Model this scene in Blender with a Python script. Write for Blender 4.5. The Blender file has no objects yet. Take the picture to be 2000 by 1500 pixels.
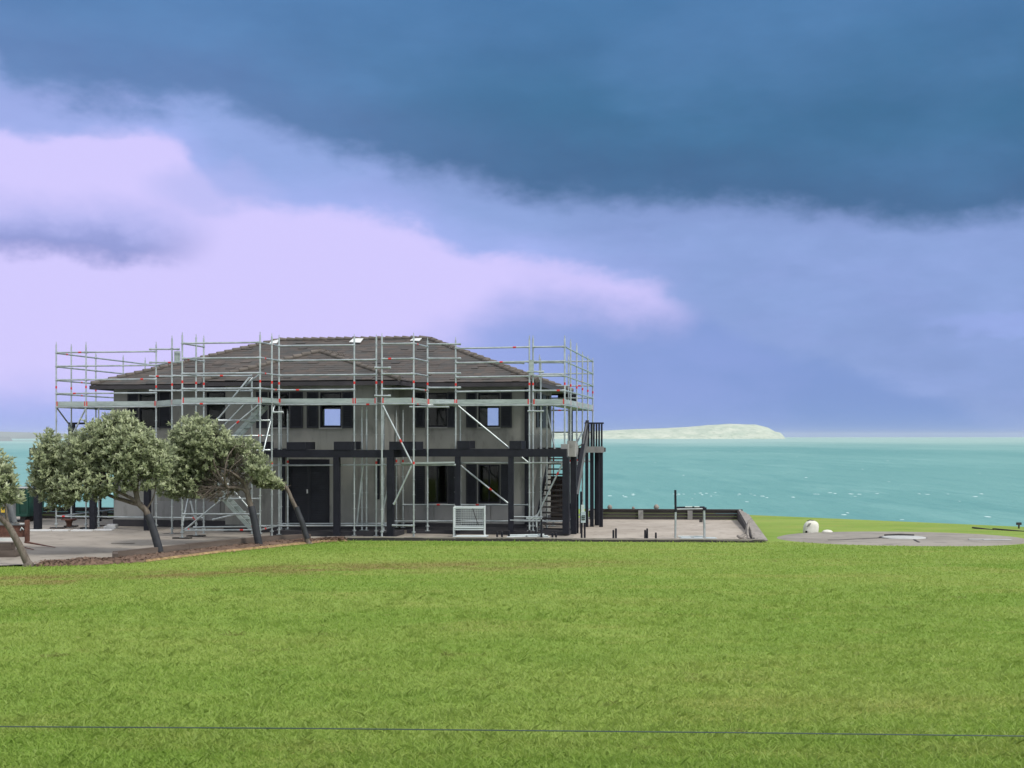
import bpy, math, random
import numpy as np
from mathutils import Vector, noise as mnoise
random.seed(7); rng = np.random.default_rng(7)
S = bpy.context.scene; COL = S.collection
# ------------------------------------------------------------------ camera, world, sun, exposure
F = 2550.0; H = 3.37                      # focal length for a 2000 px wide picture, eye height above the terrace
cd = bpy.data.cameras.new('camera'); cam = bpy.data.objects.new('camera', cd); COL.objects.link(cam)
cam.location = (0, 0, H); cam.rotation_euler = (math.pi/2, 0, 0)
cd.sensor_width = 36; cd.lens = F/2000*36; cd.shift_y = 103/2000; cd.clip_start = .1; cd.clip_end = 200000
S.camera = cam
S.view_settings.view_transform = 'Standard'; S.view_settings.look = 'None'
S.view_settings.gamma = 1; EXPO = 0.84; S.view_settings.exposure = EXPO
def lin(*c):
    f = lambda x: x/12.92 if x <= .04045 else ((x+.055)/1.055)**2.4
    return tuple(f(x/255) for x in c)
SUN_EL, SUN_AZ = math.radians(52), math.radians(128)      # azimuth measured from +Y towards +X
sl = bpy.data.lights.new('sun', 'SUN'); sl.energy = 1.5; sl.angle = math.radians(10); sl.color = (1, .95, .86)
so = bpy.data.objects.new('sun', sl); COL.objects.link(so)
sd = Vector((math.sin(SUN_AZ)*math.cos(SUN_EL), math.cos(SUN_AZ)*math.cos(SUN_EL), math.sin(SUN_EL)))
so.rotation_euler = sd.to_track_quat('Z', 'Y').to_euler(); so.location = (20, -20, 40)

class NT:
    def __init__(s, tree): s.t = tree; s.n = tree.nodes; s.l = tree.links
    def put(s, sock, v):
        if isinstance(v, bpy.types.NodeSocket): s.l.new(v, sock)
        elif v is not None:
            if hasattr(sock.default_value, '__len__') and not hasattr(v, '__len__'): v = (v,)*len(sock.default_value)
            if hasattr(sock.default_value, '__len__') and len(sock.default_value) == 4 and len(v) == 3: v = tuple(v)+(1,)
            sock.default_value = v
    def new(s, typ, _ins=None, **kw):
        n = s.n.new(typ)
        for k, v in kw.items(): setattr(n, k, v)
        for k, v in (_ins or {}).items(): s.put(n.inputs[k], v)
        return n
    def m(s, op, a, b=None, c=None, clamp=False):
        n = s.n.new('ShaderNodeMath'); n.operation = op; n.use_clamp = clamp
        for i, v in enumerate((a, b, c)):
            if v is not None: s.put(n.inputs[i], v)
        return n.outputs[0]
    def mr(s, v, a, b, c=0., d=1., smooth=True):
        n = s.new('ShaderNodeMapRange', {0: v, 1: a, 2: b, 3: c, 4: d}); n.interpolation_type = 'SMOOTHSTEP' if smooth else 'LINEAR'
        return n.outputs[0]
    def mix(s, f, a, b, blend='MIX'):
        n = s.n.new('ShaderNodeMix'); n.data_type = 'RGBA'; n.blend_type = blend
        s.put(n.inputs[0], f); s.put(n.inputs[6], a); s.put(n.inputs[7], b); return n.outputs[2]
    def noise(s, vec, scale, detail=4, rough=.55, out=0):
        n = s.new('ShaderNodeTexNoise', {'Scale': scale, 'Detail': detail, 'Roughness': rough})
        if vec is not None: s.l.new(vec, n.inputs['Vector'])
        return n.outputs[out]
    def curve(s, v, pts):                # v in 0..1
        n = s.n.new('ShaderNodeFloatCurve'); s.put(n.inputs['Value'], v); c = n.mapping.curves[0]
        c.points[0].location = pts[0]; c.points[-1].location = pts[-1]
        for p in pts[1:-1]: c.points.new(*p)
        n.mapping.update(); return n.outputs[0]
    def mapping(s, vec, scale=(1, 1, 1), loc=(0, 0, 0), rot=(0, 0, 0)):
        n = s.new('ShaderNodeMapping', {'Location': loc, 'Rotation': rot, 'Scale': scale}); s.l.new(vec, n.inputs['Vector']); return n.outputs[0]

def make_world():
    w = bpy.data.worlds.new('World'); S.world = w; w.use_nodes = True
    N = NT(w.node_tree); N.n.clear()
    out = N.new('ShaderNodeOutputWorld'); bg = N.new('ShaderNodeBackground'); N.l.new(bg.outputs[0], out.inputs[0])
    tc = N.new('ShaderNodeTexCoord').outputs['Generated']
    sx = N.new('ShaderNodeSeparateXYZ', {0: tc}).outputs
    az = N.m('ARCTAN2', sx[0], sx[1]); el = N.m('ARCSINE', sx[2])
    u0 = N.m('MULTIPLY_ADD', az, 1.30, .5)         # 0..1 over the bearings ahead (about +-22 degrees)
    w0 = N.m('MULTIPLY', el, 2.55)                 # 0 at the sea horizon, .85 at 19 degrees up
    n1 = N.noise(N.mapping(tc, (1, 1, 2.2)), 5.5, 6, .55); n2 = N.noise(N.mapping(tc, (1, 1, 2.5), (3, 1, 7)), 16, 5, .6)
    n3 = N.noise(N.mapping(tc, (1, 1, 1.6), (5, 2, 1)), 3.0, 3, .5)
    wob = N.m('ADD', N.m('MULTIPLY', N.m('SUBTRACT', n1, .5), .24), N.m('MULTIPLY', N.m('SUBTRACT', n2, .5), .06))
    ww = N.m('ADD', w0, wob)
    uu = N.m('ADD', u0, N.m('MULTIPLY', N.m('SUBTRACT', n3, .5), .10))
    C = lambda *c: tuple(x/2**EXPO for x in lin(*c))
    # clear band along the horizon: lavender to the left, slate blue to the right
    n4 = N.noise(N.mapping(tc, (1, 1, 1.7), (2, 8, 3)), 24, 7, .62)
    w2 = N.m('ADD', N.m('ADD', w0, N.m('MULTIPLY', wob, .42)), N.m('MULTIPLY', N.m('SUBTRACT', n4, .5), .075))
    low = N.mix(N.mr(uu, .30, .74), C(166, 178, 241), C(126, 153, 211))
    low = N.mix(N.m('MULTIPLY', N.mr(w0, .10, .0), .5), low, N.mix(N.mr(uu, .30, .74), C(160, 176, 238), C(122, 156, 214)))
    low = N.mix(N.m('MULTIPLY', N.mr(n1, .45, .66), .40), low, C(150, 168, 230))
    b3 = N.curve(u0, [(0, .10), (.3, .13), (.43, .20), (.5, .274), (.56, .276), (.61, .258), (.655, .268), (.72, .35), (1, .5)])
    base = N.mix(N.mr(N.m('SUBTRACT', w2, b3), -.10, .05), low, C(211, 203, 255))
    # middle veil, its lower edge falls from the upper left to the right
    b2 = N.curve(u0, [(0, .545), (.06, .555), (.11, .578), (.16, .565), (.195, .505), (.225, .452), (.32, .446), (.40, .412), (.45, .352), (.55, .316), (.60, .300), (.635, .284), (.66, .262), (.76, .17), (1, 0)])
    m2 = N.mr(N.m('SUBTRACT', w2, b2), -.020, .026)
    veil = N.mix(N.mr(u0, .1, .6), C(152, 175, 232), C(138, 162, 216))
    veil = N.mix(N.m('MULTIPLY', N.mr(n2, .4, .7), .25), veil, C(156, 174, 234))
    veil = N.mix(N.m('MULTIPLY', N.mr(N.m('SUBTRACT', w2, b2), .10, .0), N.mr(u0, .75, .5)), veil, C(164, 180, 240))
    c = N.mix(m2, base, veil)
    du = N.m('DIVIDE', N.m('SUBTRACT', uu, .02), .12); dw = N.m('DIVIDE', N.m('SUBTRACT', w2, .60), .05)
    c = N.mix(N.m('MULTIPLY', N.mr(N.m('ADD', N.m('MULTIPLY', du, du), N.m('MULTIPLY', dw, dw)), 1.6, .1), .85), c, C(160, 176, 234))
    du = N.m('DIVIDE', N.m('SUBTRACT', uu, .215), .06); dw = N.m('DIVIDE', N.m('SUBTRACT', w2, .475), .05)
    c = N.mix(N.m('MULTIPLY', N.mr(N.m('ADD', N.m('MULTIPLY', du, du), N.m('MULTIPLY', dw, dw)), 1.6, .1), .6), c, C(176, 184, 240))
    # small grey cloud on the left with a flat dark foot
    du = N.m('DIVIDE', N.m('SUBTRACT', uu, .075), .135); dw = N.m('SUBTRACT', w2, .332)
    cl = N.m('MULTIPLY', N.m('MULTIPLY', N.mr(dw, -.018, .030), N.mr(dw, .14, .03)), N.mr(N.m('MULTIPLY', du, du), 1.35, .2))
    c = N.mix(N.m('MULTIPLY', cl, .92), c, N.mix(N.mr(dw, .0, .08), C(130, 143, 202), C(168, 177, 235)))
    du = N.m('DIVIDE', N.m('SUBTRACT', uu, .97), .09); dw = N.m('DIVIDE', N.m('SUBTRACT', w2, .205), .022)
    c = N.mix(N.m('MULTIPLY', N.mr(N.m('ADD', N.m('MULTIPLY', du, du), N.m('MULTIPLY', dw, dw)), 1.7, .0), .75), c, C(152, 172, 232))
    # the dark storm deck across the top
    b1 = N.curve(u0, [(0, .660), (.092, .625), (.194, .622), (.296, .578), (.398, .510), (.5, .468), (.6, .45), (.704, .425), (.806, .410), (1, .398)])
    d1 = N.m('SUBTRACT', N.m('ADD', N.m('ADD', w0, N.m('MULTIPLY', wob, .62)), N.m('MULTIPLY', N.m('SUBTRACT', n4, .5), .09)), b1)
    m1 = N.mr(d1, -.036, .042)
    dark = N.mix(N.mr(uu, .05, .60), C(97, 134, 184), C(67, 113, 154))
    dark = N.mix(N.m('MULTIPLY', N.mr(w0, .60, .88), .6), dark, C(84, 130, 182))
    dark = N.mix(N.m('MULTIPLY', N.mr(n1, .40, .70), .35), dark, C(98, 140, 192))
    dark = N.mix(N.m('MULTIPLY', N.mr(d1, .17, .03), .65), dark, N.mix(N.mr(uu, .1, .6), C(104, 134, 186), C(76, 108, 152)))
    c = N.mix(m1, c, dark)
    n5 = N.noise(N.mapping(tc, (1, 1, 3.2), (7, 3, 5), (0, .25, 0)), 9, 7, .62)
    tex = N.m('ADD', N.m('MULTIPLY', N.m('SUBTRACT', n5, .5), .34), N.m('MULTIPLY', N.m('SUBTRACT', n4, .5), .14))
    tex = N.m('ADD', 1, N.m('MULTIPLY', tex, N.mr(N.m('SUBTRACT', w0, b2), -.04, .06)))
    c = N.mix(1, c, N.new('ShaderNodeCombineXYZ', {0: tex, 1: tex, 2: N.m('POWER', tex, .8)}).outputs[0], 'MULTIPLY')
    # behind and above the camera: bright broken overcast over a clear-sky base
    sky = N.new('ShaderNodeTexSky', sky_type='NISHITA'); sky.sun_disc = False
    sky.sun_elevation = SUN_EL; sky.sun_rotation = SUN_AZ; 
    skyc = N.mix(1, sky.outputs[0], (.09, .09, .09), 'MULTIPLY')
    rear = N.mix(N.mr(n3, .25, .6), skyc, (.70, .70, .71))
    front = N.m('MULTIPLY', N.mr(sx[1], .55, .86), N.mr(el, .72, .40))
    c = N.mix(front, rear, c)
    N.l.new(c, bg.inputs[0]); bg.inputs[1].default_value = 1.0
make_world()

# ------------------------------------------------------------------ materials
MATS = {}
def pmat(name, c1, c2=None, scale=4, rough=.8, bump=0, bscale=None, metal=0, stretch=(1, 1, 1), island=None, spec=.4, c3=None):
    m = bpy.data.materials.new(name); m.use_nodes = True; N = NT(m.node_tree); p = N.n['Principled BSDF']
    p.inputs['Roughness'].default_value = rough; p.inputs['Metallic'].default_value = metal
    p.inputs['Specular IOR Level'].default_value = spec
    tc = N.new('ShaderNodeTexCoord').outputs['Object']; v = N.mapping(tc, stretch)
    c = None
    if c2 is not None:
        n = N.noise(v, scale, 6, .6); c = N.mix(N.mr(n, .3, .7), c1, c2)
    if c3 is not None:
        n = N.noise(v, scale*3.7, 5, .65); base = c if c is not None else c1; c = N.mix(N.m('MULTIPLY', N.mr(n, .52, .68), .7), base, c3)
    if island is not None:
        r = N.new('ShaderNodeNewGeometry').outputs['Random Per Island']
        base = c if c is not None else c1
        c = N.mix(N.m('MULTIPLY', r, island[0]), base, island[1])
    if c is not None: N.l.new(c, p.inputs['Base Color'])
    else: N.put(p.inputs['Base Color'], c1)
    if bump:
        b = N.new('ShaderNodeBump', {'Strength': 1, 'Distance': bump}); N.l.new(N.noise(v, bscale or scale*4, 5, .6), b.inputs['Height'])
        N.l.new(b.outputs[0], p.inputs['Normal'])
    MATS[name] = m; return m

G_ = lambda x: (x, x, x)
pmat('galvanised steel', (.31, .355, .37), (.49, .54, .56), 3, .40, metal=.6, spec=.5)
pmat('red paint', (.55, .03, .025), rough=.5)
pmat('galvanised board', (.28, .335, .33), (.41, .47, .465), 2.5, .5, .002, 8, metal=.35, stretch=(.4, .4, 3), c3=(.20, .225, .22))
pmat('dark charcoal paint', (.008, .0092, .0155), (.0135, .015, .0235), 3, .65, .002, 20, spec=.25)
pmat('shutter charcoal', (.011, .013, .02), (.018, .021, .03), 3, .6)
pmat('grey render', (.172, .176, .166), (.225, .229, .217), .6, .9, .003, 40, c3=(.115, .117, .110), stretch=(1, 1, .35))
pmat('light grey render', (.215, .22, .222), (.27, .275, .275), .9, .9, .003, 30, c3=(.175, .175, .175), stretch=(1, 1, .3))
pmat('black plinth', (.02, .02, .026), (.035, .034, .04), 2, .7, .003)
pmat('roof shingle', (.060, .050, .046), (.096, .078, .069), .7, .85, .004, 25, island=(.6, (.042, .051, .055)), c3=(.11, .089, .076))
pmat('ridge tile', (.095, .083, .074), (.15, .13, .115), 3, .85, .004, 20, island=(.4, (.07, .065, .06)))
pmat('fascia', (.030, .027, .033), (.045, .04, .046), 2, .6)
pmat('soffit', (.045, .043, .045), (.065, .06, .06), 2, .8)
pmat('white sheet', (.55, .57, .58), (.66, .67, .67), 3, .5)
pmat('white tube', (.40, .46, .47), (.52, .57, .58), 3, .45)
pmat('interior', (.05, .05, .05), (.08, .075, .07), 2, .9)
pmat('terrace stone', (.235, .212, .185), (.320, .290, .256), .5, .92, .006, 14, c3=(.18, .16, .14))
pmat('pit gravel', (.30, .265, .228), (.40, .36, .315), .6, .95, .012, 16, c3=(.20, .178, .15))
pmat('dark timber', (.028, .026, .027), (.055, .048, .046), 2, .8, .004, 12, stretch=(.3, .3, 3))
pmat('slate board', (.085, .088, .095), (.12, .124, .132), 2, .8)
pmat('brown board', (.055, .036, .032), (.075, .05, .044), 2, .8, .003)
pmat('weathered timber', (.20, .182, .165), (.30, .275, .25), 2, .85, .004, 14, stretch=(.4, .4, 3), c3=(.11, .10, .09))
pmat('sleeper timber', (.075, .058, .05), (.13, .105, .09), 2, .85, .006, 14, stretch=(.4, .4, 3))
pmat('concrete', (.20, .20, .195), (.28, .28, .27), 1.2, .92, .004, 20, c3=(.15, .15, .145))
pmat('pad concrete', (.205, .190, .165), (.278, .258, .228), .45, .93, .006, 18, c3=(.14, .13, .118))
pmat('pale concrete', (.34, .355, .35), (.43, .44, .44), 2, .8)
pmat('bark mulch', (.135, .088, .064), (.205, .138, .100), 3, .95, .02, 14, island=(.4, (.10, .058, .043)))
pmat('sandy soil', (.20, .13, .065), (.36, .26, .13), 6, .95, .01, 18)
pmat('rusty steel', (.085, .035, .026), (.15, .07, .05), 5, .8, .004, 20, c3=(.05, .025, .02))
pmat('grey hydraulic', (.10, .11, .12), (.16, .17, .18), 4, .5)
pmat('yellow paint', (.60, .40, .03), (.7, .48, .06), 8, .5)
pmat('green skip paint', (.006, .050, .036), (.010, .072, .050), 1.5, .5, .003, 6, c3=(.012, .04, .03))
pmat('off white plastic', (.52, .52, .46), (.66, .66, .60), 2, .5, .01, 3)
pmat('dark hole', (.01, .01, .01), rough=.9)
pmat('bark', (.085, .068, .055), (.17, .145, .125), 6, .9, .012, 22, stretch=(2, 2, .4), c3=(.05, .04, .035))
pmat('bark wrap', (.016, .019, .026), (.030, .033, .042), 5, .6, .004, 20)
pmat('wire steel', (.045, .07, .062), rough=.5, metal=.3)
pmat('blue grey box', (.32, .40, .45), (.42, .5, .55), 4, .5)
pmat('foam', (.50, .66, .66), rough=.8)

def stained_render():
    m = MATS['grey render']; N = NT(m.node_tree); p = N.n['Principled BSDF']; src = p.inputs['Base Color'].links[0].from_socket
    tc = N.new('ShaderNodeTexCoord').outputs['Object']
    st = N.noise(N.mapping(tc, (1, 1, .10), (2, 3, 0)), 2.6, 6, .7); pt = N.noise(N.mapping(tc, (1, 1, 1), (8, 1, 4)), .55, 4, .55)
    c = N.mix(N.m('MULTIPLY', N.mr(st, .54, .72), .45), src, (.095, .097, .090))
    c = N.mix(N.m('MULTIPLY', N.mr(pt, .55, .62), .30), c, (.285, .285, .265))
    N.l.new(c, p.inputs['Base Color'])
stained_render()
def soft_normal(N, k):     # blade and leaf normals eased towards the canopy's, as thin translucent leaves scatter light
    g = N.new('ShaderNodeNewGeometry').outputs['Normal']
    a = N.n.new('ShaderNodeVectorMath'); a.operation = 'SCALE'; N.l.new(g, a.inputs[0]); a.inputs['Scale'].default_value = 1-k
    b = N.n.new('ShaderNodeVectorMath'); b.operation = 'ADD'; N.l.new(a.outputs[0], b.inputs[0]); b.inputs[1].default_value = (0, -.1*k, k)
    c = N.n.new('ShaderNodeVectorMath'); c.operation = 'NORMALIZE'; N.l.new(b.outputs[0], c.inputs[0]); return c.outputs[0]
def leaf_mat(name, a, b, under):
    m = bpy.data.materials.new(name); m.use_nodes = True; N = NT(m.node_tree); p = N.n['Principled BSDF']
    g = N.new('ShaderNodeNewGeometry'); r = g.outputs['Random Per Island']
    tc = N.new('ShaderNodeTexCoord').outputs['Object']
    c = N.mix(r, a, b); c = N.mix(N.m('MULTIPLY', N.mr(N.noise(tc, 1.6, 3), .42, .66), .5), c, tuple(x*1.35 for x in b))
    c = N.mix(N.m('MULTIPLY', g.outputs['Backfacing'], .6), c, under)
    N.l.new(c, p.inputs['Base Color']); p.inputs['Roughness'].default_value = .42; p.inputs['Specular IOR Level'].default_value = .5
    N.l.new(soft_normal(N, .35), p.inputs['Normal'])
    tr = N.new('ShaderNodeBsdfTranslucent'); N.l.new(c, tr.inputs[0])
    mx = N.new('ShaderNodeMixShader', {0: .16}); N.l.new(p.outputs[0], mx.inputs[1]); N.l.new(tr.outputs[0], mx.inputs[2])
    N.l.new(mx.outputs[0], N.n['Material Output'].inputs[0]); MATS[name] = m
leaf_mat('leaf', (.148, .188, .088), (.310, .352, .198), (.42, .46, .32))
leaf_mat('dry leaf', (.16, .145, .105), (.27, .255, .19), (.33, .31, .25))
def worn(N, tc):      # a dry, trodden strip of turf crossing the lawn in front of the terrace
    q = N.new('ShaderNodeSeparateXYZ', {0: tc}).outputs
    n = N.noise(N.mapping(tc, (.5, 1, 1), (2, 6, 0)), .9, 5, .65)
    d = N.m('ABSOLUTE', N.m('SUBTRACT', N.m('ADD', q[1], N.m('MULTIPLY', N.m('SUBTRACT', n, .5), 3.5)), N.m('MULTIPLY_ADD', q[0], .22, 32.6)))
    return N.m('MULTIPLY', N.m('MULTIPLY', N.mr(d, 2.3, .2), N.mr(q[0], 6, -2)), N.mr(n, .34, .60))
def grass_mat():
    m = bpy.data.materials.new('grass blade'); m.use_nodes = True; N = NT(m.node_tree); p = N.n['Principled BSDF']
    r = N.new('ShaderNodeNewGeometry').outputs['Random Per Island']; tc = N.new('ShaderNodeTexCoord').outputs['Object']
    big = N.noise(N.mapping(tc, (.45, 1, 1)), .20, 5, .6); mid = N.noise(N.mapping(tc, (.4, 1, 1), (4, 2, 0)), 1.0, 5, .65)
    spot = N.noise(N.mapping(tc, (.8, 1, 1), (9, 5, 0)), 1.3, 4, .55)
    c = N.mix(N.mr(big, .34, .66), (.248, .382, .062), (.332, .432, .100))
    c = N.mix(N.m('MULTIPLY', N.mr(mid, .50, .78), .5), c, (.385, .405, .13))
    c = N.mix(N.m('MULTIPLY', N.mr(mid, .44, .28), .2), c, (.13, .245, .030))
    c = N.mix(N.m('MULTIPLY', N.mr(spot, .64, .74), .55), c, (.215, .165, .075))
    c = N.mix(N.m('MULTIPLY', r, .28), c, (.34, .41, .13))
    c = N.mix(N.m('MULTIPLY', worn(N, tc), .8), c, (.275, .215, .085))
    N.l.new(c, p.inputs['Base Color']); p.inputs['Roughness'].default_value = .5; p.inputs['Specular IOR Level'].default_value = .3
    tr = N.new('ShaderNodeBsdfTranslucent'); N.l.new(c, tr.inputs[0]); mx = N.new('ShaderNodeMixShader', {0: .48}); N.l.new(p.outputs[0], mx.inputs[1]); N.l.new(tr.outputs[0], mx.inputs[2])
    N.l.new(mx.outputs[0], N.n['Material Output'].inputs[0]); MATS['grass blade'] = m
grass_mat()

def lawn_mat():
    m = bpy.data.materials.new('lawn'); m.use_nodes = True; N = NT(m.node_tree); p = N.n['Principled BSDF']
    tc = N.new('ShaderNodeTexCoord').outputs['Object']
    big = N.noise(N.mapping(tc, (.45, 1, 1)), .20, 5, .6); mid = N.noise(N.mapping(tc, (.4, 1, 1), (4, 2, 0)), 1.0, 5, .65)
    fin = N.noise(tc, 9, 5, .7); spot = N.noise(N.mapping(tc, (1, 1, 1), (9, 5, 0)), 1.7, 3, .5)
    c = N.mix(N.mr(big, .35, .65), (.160, .258, .042), (.215, .295, .062))
    c = N.mix(N.m('MULTIPLY', N.mr(mid, .45, .72), .6), c, (.27, .27, .075))
    c = N.mix(N.m('MULTIPLY', N.mr(mid, .48, .28), .5), c, (.105, .185, .024))
    c = N.mix(N.m('MULTIPLY', N.mr(fin, .52, .72), .2), c, (.13, .205, .026))
    c = N.mix(N.m('MULTIPLY', N.mr(spot, .66, .74), .5), c, (.17, .13, .06))
    c = N.mix(N.m('MULTIPLY', worn(N, tc), .85), c, (.215, .155, .062))
    N.l.new(c, p.inputs['Base Color']); p.inputs['Roughness'].default_value = .9; p.inputs['Specular IOR Level'].default_value = .15
    b = N.new('ShaderNodeBump', {'Strength': 1, 'Distance': .03}); N.l.new(fin, b.inputs['Height']); N.l.new(b.outputs[0], p.inputs['Normal'])
    MATS['lawn'] = m
lawn_mat()
def sea_mat():
    m = bpy.data.materials.new('sea water'); m.use_nodes = True; N = NT(m.node_tree); p = N.n['Principled BSDF']
    tc = N.new('ShaderNodeTexCoord').outputs['Object']
    big = N.noise(N.mapping(tc, (1, .30, 1)), .004, 5, .6); sm = N.noise(N.mapping(tc, (1, .18, 1)), .05, 5, .65)
    c = N.mix(N.mr(big, .35, .68), (.112, .275, .258), (.155, .330, .305))
    c = N.mix(N.m('MULTIPLY', N.mr(sm, .5, .75), .45), c, (.20, .39, .36))
    wv = N.noise(N.mapping(tc, (1, .12, 1), (3, 7, 0), (0, 0, .25)), .12, 6, .7)
    c = N.mix(N.m('MULTIPLY', N.mr(wv, .50, .34), .35), c, (.070, .215, .212)); c = N.mix(N.m('MULTIPLY', N.mr(wv, .60, .74), .5), c, (.26, .43, .40))
    sy = N.new('ShaderNodeSeparateXYZ', {0: tc}).outputs[1]     # distant haze and sunlight painted into the water colour
    far_haze = N.m('MULTIPLY', N.mr(N.m('ADD', sy, N.m('MULTIPLY', N.m('SUBTRACT', big, .5), 2200)), 700, 3600), .72)
    c = N.mix(far_haze, c, (.34, .47, .43))
    N.l.new(c, p.inputs['Base Color']); p.inputs['Roughness'].default_value = .45; p.inputs['Specular IOR Level'].default_value = .12
    b = N.new('ShaderNodeBump', {'Strength': 1, 'Distance': .5}); N.l.new(N.noise(N.mapping(tc, (1, .5, 1)), .35, 4, .6), b.inputs['Height'])
    N.l.new(b.outputs[0], p.inputs['Normal']); MATS['sea water'] = m
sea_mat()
def glass_mat():
    m = bpy.data.materials.new('window glass'); m.use_nodes = True; N = NT(m.node_tree)
    N.n.remove(N.n['Principled BSDF'])
    t = N.new('ShaderNodeBsdfTransparent', {0: (.86, .9, .9)}); g = N.new('ShaderNodeBsdfGlossy', {0: G_(.9), 1: .03})
    fr = N.new('ShaderNodeFresnel', {0: 1.5}); f2 = N.m('MULTIPLY', fr.outputs[0], .30)
    mx = N.new('ShaderNodeMixShader', {0: f2}); N.l.new(t.outputs[0], mx.inputs[1]); N.l.new(g.outputs[0], mx.inputs[2])
    N.l.new(mx.outputs[0], N.n['Material Output'].inputs[0]); MATS['window glass'] = m
glass_mat()
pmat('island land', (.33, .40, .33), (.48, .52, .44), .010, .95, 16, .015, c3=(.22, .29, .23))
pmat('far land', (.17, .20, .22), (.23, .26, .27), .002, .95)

# ------------------------------------------------------------------ helpers
V = Vector
class MB:
    """collects boxes, bars, tubes and faces and links them as one mesh object"""
    def __init__(s): s.v = []; s.f = []; s.mi = []; s.sm = []
    def add(s, vs, fs, mi=0, smooth=False):
        o = len(s.v); s.v += [V(p) for p in vs]; s.f += [tuple(i+o for i in f) for f in fs]; s.mi += [mi]*len(fs); s.sm += [smooth]*len(fs); return s
    def hexa(s, p, mi=0):               # 8 corners: bottom ring then top ring
        return s.add(p, [(3, 2, 1, 0), (4, 5, 6, 7), (0, 1, 5, 4), (1, 2, 6, 5), (2, 3, 7, 6), (3, 0, 4, 7)], mi)
    def box(s, u0, u1, v0, v1, z0, z1, mi=0, fr=None):   # box in the frame fr (house frame by default)
        fr = fr or P
        return s.hexa([fr(u0, v0, z0), fr(u1, v0, z0), fr(u1, v1, z0), fr(u0, v1, z0), fr(u0, v0, z1), fr(u1, v0, z1), fr(u1, v1, z1), fr(u0, v1, z1)], mi)
    def bar(s, a, b, w, h, up=(0, 0, 1), mi=0):          # rectangular bar from a to b
        a, b = V(a), V(b); d = (b-a).normalized(); side = d.cross(V(up))
        if side.length < 1e-4: side = d.cross(V((1, 0, 0)))
        side.normalize(); upv = side.cross(d)
        x, y = side*w/2, upv*h/2
        return s.hexa([a-x-y, a+x-y, b+x-y, b-x-y, a-x+y, a+x+y, b+x+y, b-x+y], mi)
    def tube(s, pts, r, n=8, mi=0, cap=True, smooth=True):
        pts = [V(p) for p in pts]; rs = r if isinstance(r, (list, tuple)) else [r]*len(pts)
        o = []; prev = None
        for i, p in enumerate(pts):
            d = (pts[min(i+1, len(pts)-1)]-pts[max(i-1, 0)]).normalized()
            ref = prev if prev is not None else (V((0, 0, 1)) if abs(d.z) < .9 else V((1, 0, 0)))
            x = (ref-d*ref.dot(d)).normalized(); prev = x; y = d.cross(x)
            o += [p+(x*math.cos(t)+y*math.sin(t))*rs[i] for t in [2*math.pi*k/n for k in range(n)]]
        fs = [(i*n+k, i*n+(k+1) % n, (i+1)*n+(k+1) % n, (i+1)*n+k) for i in range(len(pts)-1) for k in range(n)]
        s.add(o, fs, mi, smooth)
        if cap: s.add([o[k] for k in range(n)], [tuple(range(n-1, -1, -1))], mi); s.add(o[-n:], [tuple(range(n))], mi)
        return s
    def lathe(s, c, prof, n=20, mi=0, smooth=True):       # prof: (radius, z) list
        o = [V(c)+V((r*math.cos(2*math.pi*k/n), r*math.sin(2*math.pi*k/n), z)) for r, z in prof for k in range(n)]
        fs = [(i*n+k, i*n+(k+1) % n, (i+1)*n+(k+1) % n, (i+1)*n+k) for i in range(len(prof)-1) for k in range(n)]
        s.add(o, fs, mi, smooth); m = len(prof)-1
        s.add(o[:n], [tuple(range(n-1, -1, -1))], mi); s.add(o[m*n:], [tuple(range(n))], mi); return s
    def build(s, name, mats, parent=None, label=None):
        org = V(parent['_o']) if parent is not None else (V(s.v[0]) if False else V((0, 0, 0)))
        me = bpy.data.meshes.new(name); me.from_pydata([tuple(p-org) for p in s.v], [], s.f)
        for m in ([mats] if isinstance(mats, str) else mats): me.materials.append(MATS[m])
        me.polygons.foreach_set('material_index', s.mi); me.polygons.foreach_set('use_smooth', s.sm); me.update()
        o = bpy.data.objects.new(name, me); COL.objects.link(o)
        if parent is not None: o.parent = parent; o['_o'] = (0., 0., 0.) if False else tuple(org)
        else: o['_o'] = (0., 0., 0.)
        if label: o['label'] = label
        return o
def tag(o, label, cat, group=None, kind=None):
    if label: o['label'] = label
    if cat: o['category'] = cat
    if group: o['group'] = group
    if kind: o['kind'] = kind
    return o
def thing(name, label, cat, loc, group=None):
    o = bpy.data.objects.new(name, None); o.empty_display_size = .2; COL.objects.link(o); o.location = loc; o['_o'] = tuple(loc)
    return tag(o, label, cat, group)
def structure(o): o['kind'] = 'structure'; return o
def npmesh(name, verts, faces, mat, parent=None, smooth=False):
    """big mesh from arrays; faces all the same length"""
    k = faces.shape[1]; me = bpy.data.meshes.new(name)
    if parent is not None: verts = verts - np.array(parent['_o'])[None, :]
    me.vertices.add(len(verts)); me.vertices.foreach_set('co', verts.astype(np.float32).ravel())
    me.loops.add(faces.size); me.loops.foreach_set('vertex_index', faces.astype(np.int32).ravel())
    me.polygons.add(len(faces)); me.polygons.foreach_set('loop_start', np.arange(0, faces.size, k, dtype=np.int32))
    me.polygons.foreach_set('loop_total', np.full(len(faces), k, dtype=np.int32))
    me.materials.append(MATS[mat]); me.update(calc_edges=True); me.validate()
    if smooth: me.polygons.foreach_set('use_smooth', np.ones(len(faces), bool))
    o = bpy.data.objects.new(name, me); COL.objects.link(o)
    if parent is not None: o.parent = parent
    o['_o'] = tuple(parent['_o']) if parent is not None else (0., 0., 0.)
    return o

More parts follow.
